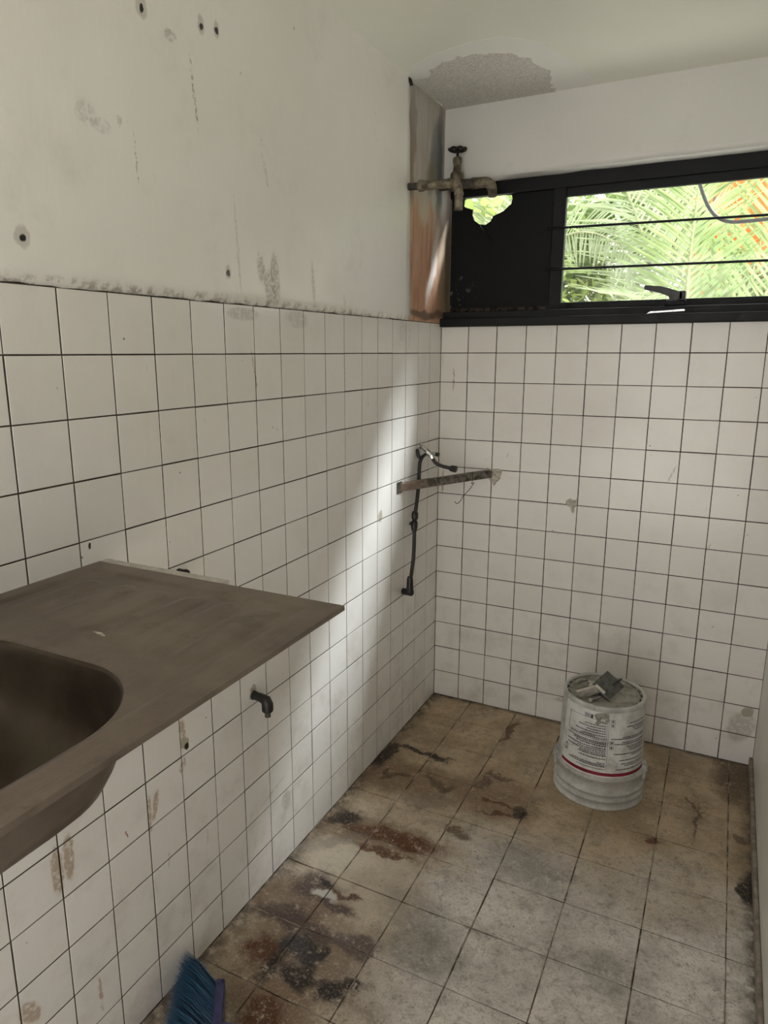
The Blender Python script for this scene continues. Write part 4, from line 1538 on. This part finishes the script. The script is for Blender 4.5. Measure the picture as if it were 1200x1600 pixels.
def frond(path, leaf_len, pairs, spread, lift, seed, width=0.018, droop=0.25):
    """one palm frond: rachis tube and leaflets; returns (rachis MB, leaflet MB)"""
    rn = random.Random(seed)
    pts = bez(path, 12)
    n_ = len(pts)
    rk = MB()
    rk.tube(pts, [0.012 * (1 - 0.75 * i / (n_ - 1)) for i in range(n_)], 8)
    lf = MB()
    for i in range(pairs):
        u = 0.08 + 0.92 * i / (pairs - 1)
        fi = u * (n_ - 1)
        k = min(n_ - 2, int(fi))
        p = pts[k].lerp(pts[k + 1], fi - k)
        tn = (pts[k + 1] - pts[k]).normalized()
        side = tn.cross(lift).normalized()
        upv = side.cross(tn).normalized()
        ll = leaf_len * (0.55 + 0.45 * math.sin(min(1, u * 1.15 + 0.1) * math.pi)) * rn.uniform(0.85, 1.1)
        for s_ in (-1, 1):
            dr_ = (side * s_ * spread + tn * (1.0 - 0.3 * spread) + upv * 0.25).normalized()
            dr_ = (dr_ + Vector((rn.uniform(-.10, .10), rn.uniform(-.10, .10), rn.uniform(-.08, .08)))).normalized()
            wv_ = dr_.cross(upv).normalized() * width / 2
            if wv_.length < 1e-6:
                continue
            q1 = p + dr_ * ll * 0.45 - Vector((0, 0, droop * ll * 0.10))
            q2 = p + dr_ * ll - Vector((0, 0, droop * ll * 0.45))
            fold = upv * width * 0.22
            vs = [p - wv_ * .5, p + fold * .5, p + wv_ * .5, q1 - wv_, q1 - fold, q1 + wv_, q2]
            lf._add(vs, [(0, 1, 4, 3), (1, 2, 5, 4), (3, 4, 6), (4, 5, 6)], False)
    return rk, lf


def palm(label, base, crown, fronds, mats):
    rt_ = root('palm_tree', label, 'palm tree', base)
    tk = MB()
    npt = 14
    pts, rad = [], []
    for i in range(npt + 1):
        u = i / npt
        pts.append(Vector(base).lerp(Vector(crown), u) + Vector((0.05 * math.sin(u * 3), 0, 0)))
        rad.append(0.13 - 0.03 * u + 0.012 * (i % 2))
    tk.tube(pts, rad, 12)
    tk.build('trunk', MAT['bark'], rt_)
    for i, f in enumerate(fronds):
        rk, lf = frond(*f)
        fo = lf.build('frond', mats[i % len(mats)], rt_)
        rk.build('rachis', MAT['rachis'], rt_) if False else None
        ro = rk.build('rachis', MAT['rachis'], None)
        ro.parent = fo
        # frond is parented with inverse translation, so world coordinates hold for its child as well
    return rt_


fr1 = [
    # path, leaflet length, pairs, spread, lift vector, seed, width
    ([(0.86, 2.9, 1.15), (0.70, 2.75, 1.70), (0.70, 2.65, 2.35), (0.74, 2.55, 2.75)], 0.62, 46, 0.9, Vector((0, -1, 0.1)), 1, 0.026, 0.15),
    ([(0.90, 3.0, 1.2), (0.55, 3.0, 1.75), (0.35, 2.9, 2.25), (0.18, 2.7, 2.62), (-0.05, 2.5, 2.80)], 0.60, 44, 0.85, Vector((0, -1, 0.2)), 2, 0.024, 0.2),
    ([(0.92, 2.9, 1.2), (1.15, 2.8, 1.8), (1.35, 2.6, 2.4), (1.50, 2.4, 2.7)], 0.65, 46, 0.9, Vector((0, -1, 0.2)), 3, 0.026, 0.2),
    ([(0.95, 3.1, 1.25), (0.60, 3.2, 2.0), (0.45, 3.2, 2.6)], 0.70, 40, 0.8, Vector((0, -1, 0)), 4, 0.026, 0.2),
    ([(0.90, 3.1, 1.2), (1.05, 3.3, 1.9), (1.15, 3.4, 2.6)], 0.70, 24, 0.85, Vector((0, -1, 0)), 5, 0.026, 0.2),
    ([(0.88, 2.9, 1.15), (0.62, 2.5, 1.55), (0.45, 2.2, 1.75), (0.25, 1.9, 1.78)], 0.42, 40, 0.9, Vector((0, -0.4, 1)), 6, 0.018, 0.4),
    ([(0.98, 3.1, 1.2), (1.5, 3.2, 2.0), (1.9, 3.2, 2.4), (2.4, 3.1, 2.5)], 0.6, 40, 0.9, Vector((0, -0.5, 1)), 7, 0.024, 0.3),
]
palm('feathery green palm outside the right part of the window', (0.90, 3.0, -0.3), (0.90, 3.0, 1.18), fr1, [MAT['palm'], MAT['palm_pale']])
fr2 = [
    ([(-0.75, 3.3, 1.75), (-0.45, 3.1, 2.15), (-0.15, 2.95, 2.28), (0.12, 2.8, 2.22), (0.36, 2.7, 2.02)], 0.46, 44, 0.95, Vector((0, -0.9, 0.5)), 11, 0.020, 0.25),
    ([(-0.75, 3.3, 1.75), (-0.50, 3.2, 2.5), (-0.25, 3.1, 2.85), (0.05, 3.0, 2.95), (0.35, 2.9, 2.85)], 0.62, 44, 0.9, Vector((0, -0.9, 0.4)), 12, 0.022, 0.6),
    ([(-0.75, 3.3, 1.75), (-0.55, 2.9, 2.0), (-0.30, 2.6, 2.05), (-0.05, 2.4, 1.95)], 0.40, 40, 0.9, Vector((0, -0.3, 1)), 13, 0.018, 0.4),
    ([(-0.75, 3.3, 1.75), (-1.1, 3.0, 2.4), (-1.5, 2.8, 2.6)], 0.5, 36, 0.9, Vector((0, -0.4, 1)), 14, 0.02, 0.4),
    ([(-0.75, 3.3, 1.75), (-0.9, 3.6, 2.6), (-1.0, 3.9, 3.1)], 0.55, 36, 0.9, Vector((0, -0.4, 1)), 15, 0.02, 0.4),
]
palm('paler palm outside with fronds arching across the left half of the window', (-0.75, 3.3, -0.3), (-0.75, 3.3, 1.75), fr2, [MAT['palm_pale'], MAT['palm_pale'], MAT['palm']])


def tree(name, label, base, height, crown, nleaf, lsize, mat, bark, seed, branches=6):
    rn = random.Random(seed)
    rt_ = root(name, label, 'tree', base, None)
    bs = Vector(base)
    tk = MB()
    top = bs + Vector((rn.uniform(-.2, .2), 0, height * 0.6))
    tk.tube([bs, bs.lerp(top, .5) + Vector((.06, 0, 0)), top], [0.10, 0.085, 0.06], 10)
    cc = Vector((base[0] + crown[0], base[1] + crown[1], crown[2]))
    cr_ = Vector(crown[3:6])
    for k in range(branches):
        a = 2 * math.pi * k / branches
        e = cc + Vector((math.cos(a) * cr_.x * .7, math.sin(a) * cr_.y * .7, rn.uniform(-.3, .5) * cr_.z))
        tk.tube(bez([bs.lerp(top, rn.uniform(.5, .95)), (top + e) / 2 + Vector((0, 0, .1)), e], 4), [0.04, .036, .032, .028, .024, .02, .016, .012, .008], 6)
    tk.build('trunk', bark, rt_)
    lf = MB()
    cl = []
    for k in range(46):
        while True:
            p = Vector((rn.uniform(-1, 1), rn.uniform(-1, 1), rn.uniform(-1, 1)))
            if 0.25 < p.length < 1:
                break
        cl.append(cc + Vector((p.x * cr_.x, p.y * cr_.y, p.z * cr_.z)))
    for k in range(nleaf):
        c_ = cl[rn.randrange(len(cl))]
        rr = min(cr_) * 0.42
        p = c_ + Vector((rn.gauss(0, .5), rn.gauss(0, .5), rn.gauss(0, .45))) * rr
        d1 = Vector((rn.uniform(-1, 1), rn.uniform(-1, 1), rn.uniform(-.9, .5))).normalized()
        d2 = d1.cross(Vector((rn.uniform(-1, 1), rn.uniform(-1, 1), rn.uniform(-1, 1)))).normalized()
        s_ = lsize * rn.uniform(.6, 1.25)
        lf._add([p - d1 * s_, p + d2 * s_ * .42, p + d1 * s_, p - d2 * s_ * .42], [(0, 1, 2, 3)])
    me = bpy.data.meshes.new('foliage')
    me.from_pydata(lf.v, [], lf.f)
    me.materials.append(mat)
    o = bpy.data.objects.new('foliage', me)
    COL.objects.link(o)
    o['kind'] = 'stuff'
    o.parent = rt_
    o.matrix_parent_inverse = Matrix.Translation(-rt_.location)
    return rt_


tree('garden_tree', 'dark leafy tree behind the palms at the left of the window', (-1.6, 5.6, -0.3), 3.0, (0.3, 0, 2.0, 1.3, 0.9, 1.2), 4200, 0.085, MAT['leaf'], MAT['bark'], 21)
tree('garden_tree', 'yellow-green tree behind the broken hole in the board', (-2.6, 3.9, -0.3), 3.0, (0.9, 0, 2.6, 1.1, 0.8, 0.9), 800, 0.10, MAT['leaf_pale'], MAT['bark'], 22)
tree('garden_tree', 'leafy tree with a whitewashed trunk between the palms', (0.02, 4.9, -0.3), 3.6, (0.1, 0.5, 2.9, 1.2, 0.8, 0.55), 1800, 0.085, MAT['leaf'], MAT['white_bark'], 23)
tree('garden_tree', 'tall leafy tree behind the right palm before the orange house', (2.6, 5.4, -0.3), 3.4, (-0.2, 0, 2.0, 1.2, 0.9, 1.2), 3200, 0.085, MAT['leaf'], MAT['bark'], 24)
tree('garden_shrub', 'low yellow-green shrub below the pale palm fronds', (-0.55, 4.6, -0.3), 1.6, (0.0, 0, 1.35, 0.9, 0.6, 0.85), 3200, 0.055, MAT['leaf_pale'], MAT['bark'], 25)

tree('garden_shrub', 'dark green shrub below the orange tarpaulin', (1.25, 4.75, -0.3), 1.8, (0.0, 0, 1.55, 0.85, 0.45, 0.75), 2600, 0.06, MAT['leaf'], MAT['bark'], 26)
hs_ = root('orange_house', 'orange painted house glimpsed between the palm leaves', 'house', (1.6, 8.2, -0.3))
b = MB()
b.box(0.35, 4.2, 7.4, 10.5, -0.3, 3.9)
b.build('wall', MAT['orange'], hs_)
b = MB()
b.prism([(0.0, 3.85), (4.55, 3.85), (2.3, 5.1)], 'y', 7.1, 10.8)
b.build('roof', MAT['orange_roof'], hs_)
b = MB()
b.cbox(2.4, 3.3, 7.36, 7.45, 1.2, 2.4, 0.01)
b.build('house_window', MAT['window_dark'], hs_)
t = NT('orange_tarpaulin')
df = t.n('ShaderNodeBsdfDiffuse')
tl = t.n('ShaderNodeBsdfTranslucent')
t.put(df.inputs['Color'], t.mix(t.noise(4, 3), (0.75, 0.27, 0.07), (0.85, 0.36, 0.11)))
t.put(tl.inputs['Color'], (0.85, 0.36, 0.12))
m1 = t.n('ShaderNodeMixShader')
m1.inputs[0].default_value = 0.5
t.t.links.new(df.outputs[0], m1.inputs[1])
t.t.links.new(tl.outputs[0], m1.inputs[2])
t.t.links.new(m1.outputs[0], t.out.inputs['Surface'])
MAT['tarp'] = t.m
tp = root('orange_tarpaulin', 'orange tarpaulin screen hung behind the right palm', 'tarpaulin', (1.5, 4.2, -0.25))
b = MB()
vs, fs = [], []
for k, off in enumerate((0.0, 0.004)):
    for i in range(31):
        for j in range(13):
            u, v = i / 30, j / 12
            vs.append((0.74 + 0.50 * u, 4.2 + 0.05 * math.sin(u * 19) * (1.2 - v) + 0.25 * v + off, 2.28 + 0.82 * v - 0.08 * math.sin(u * math.pi) * v))
    o0 = k * 31 * 13
    for i in range(30):
        for j in range(12):
            a = o0 + i * 13 + j
            fs.append((a, a + 13, a + 14, a + 1))
b._add(vs[:31 * 13], fs[:360], True)
b.build('sheet', MAT['tarp'], tp)
for px_ in (0.74, 1.24):
    b = MB()
    b.tube([(px_, 4.2, -0.25), (px_, 4.46, 3.12)], 0.025, 10)
    b.build('pole', MAT['bark'], tp)
b = MB()
b.cbox(-9, 0.30, 8.6, 8.8, -0.3, 1.9, 0.02)
tag(b.build('garden_wall', MAT['pale_wall']), 'pale garden wall far behind the trees', 'wall')
b = MB()
b.tube(bez([(0.62, 2.05, 3.6), (0.66, 2.05, 2.85), (0.70, 2.05, 2.50), (0.82, 2.05, 2.20), (1.00, 2.05, 2.14), (1.25, 2.05, 2.22), (1.6, 2.05, 2.7)], 10), 0.010, 8)
tag(b.build('hanging_cable', MAT['cable']), 'dark cable drooping in a loop outside the window', 'cable')
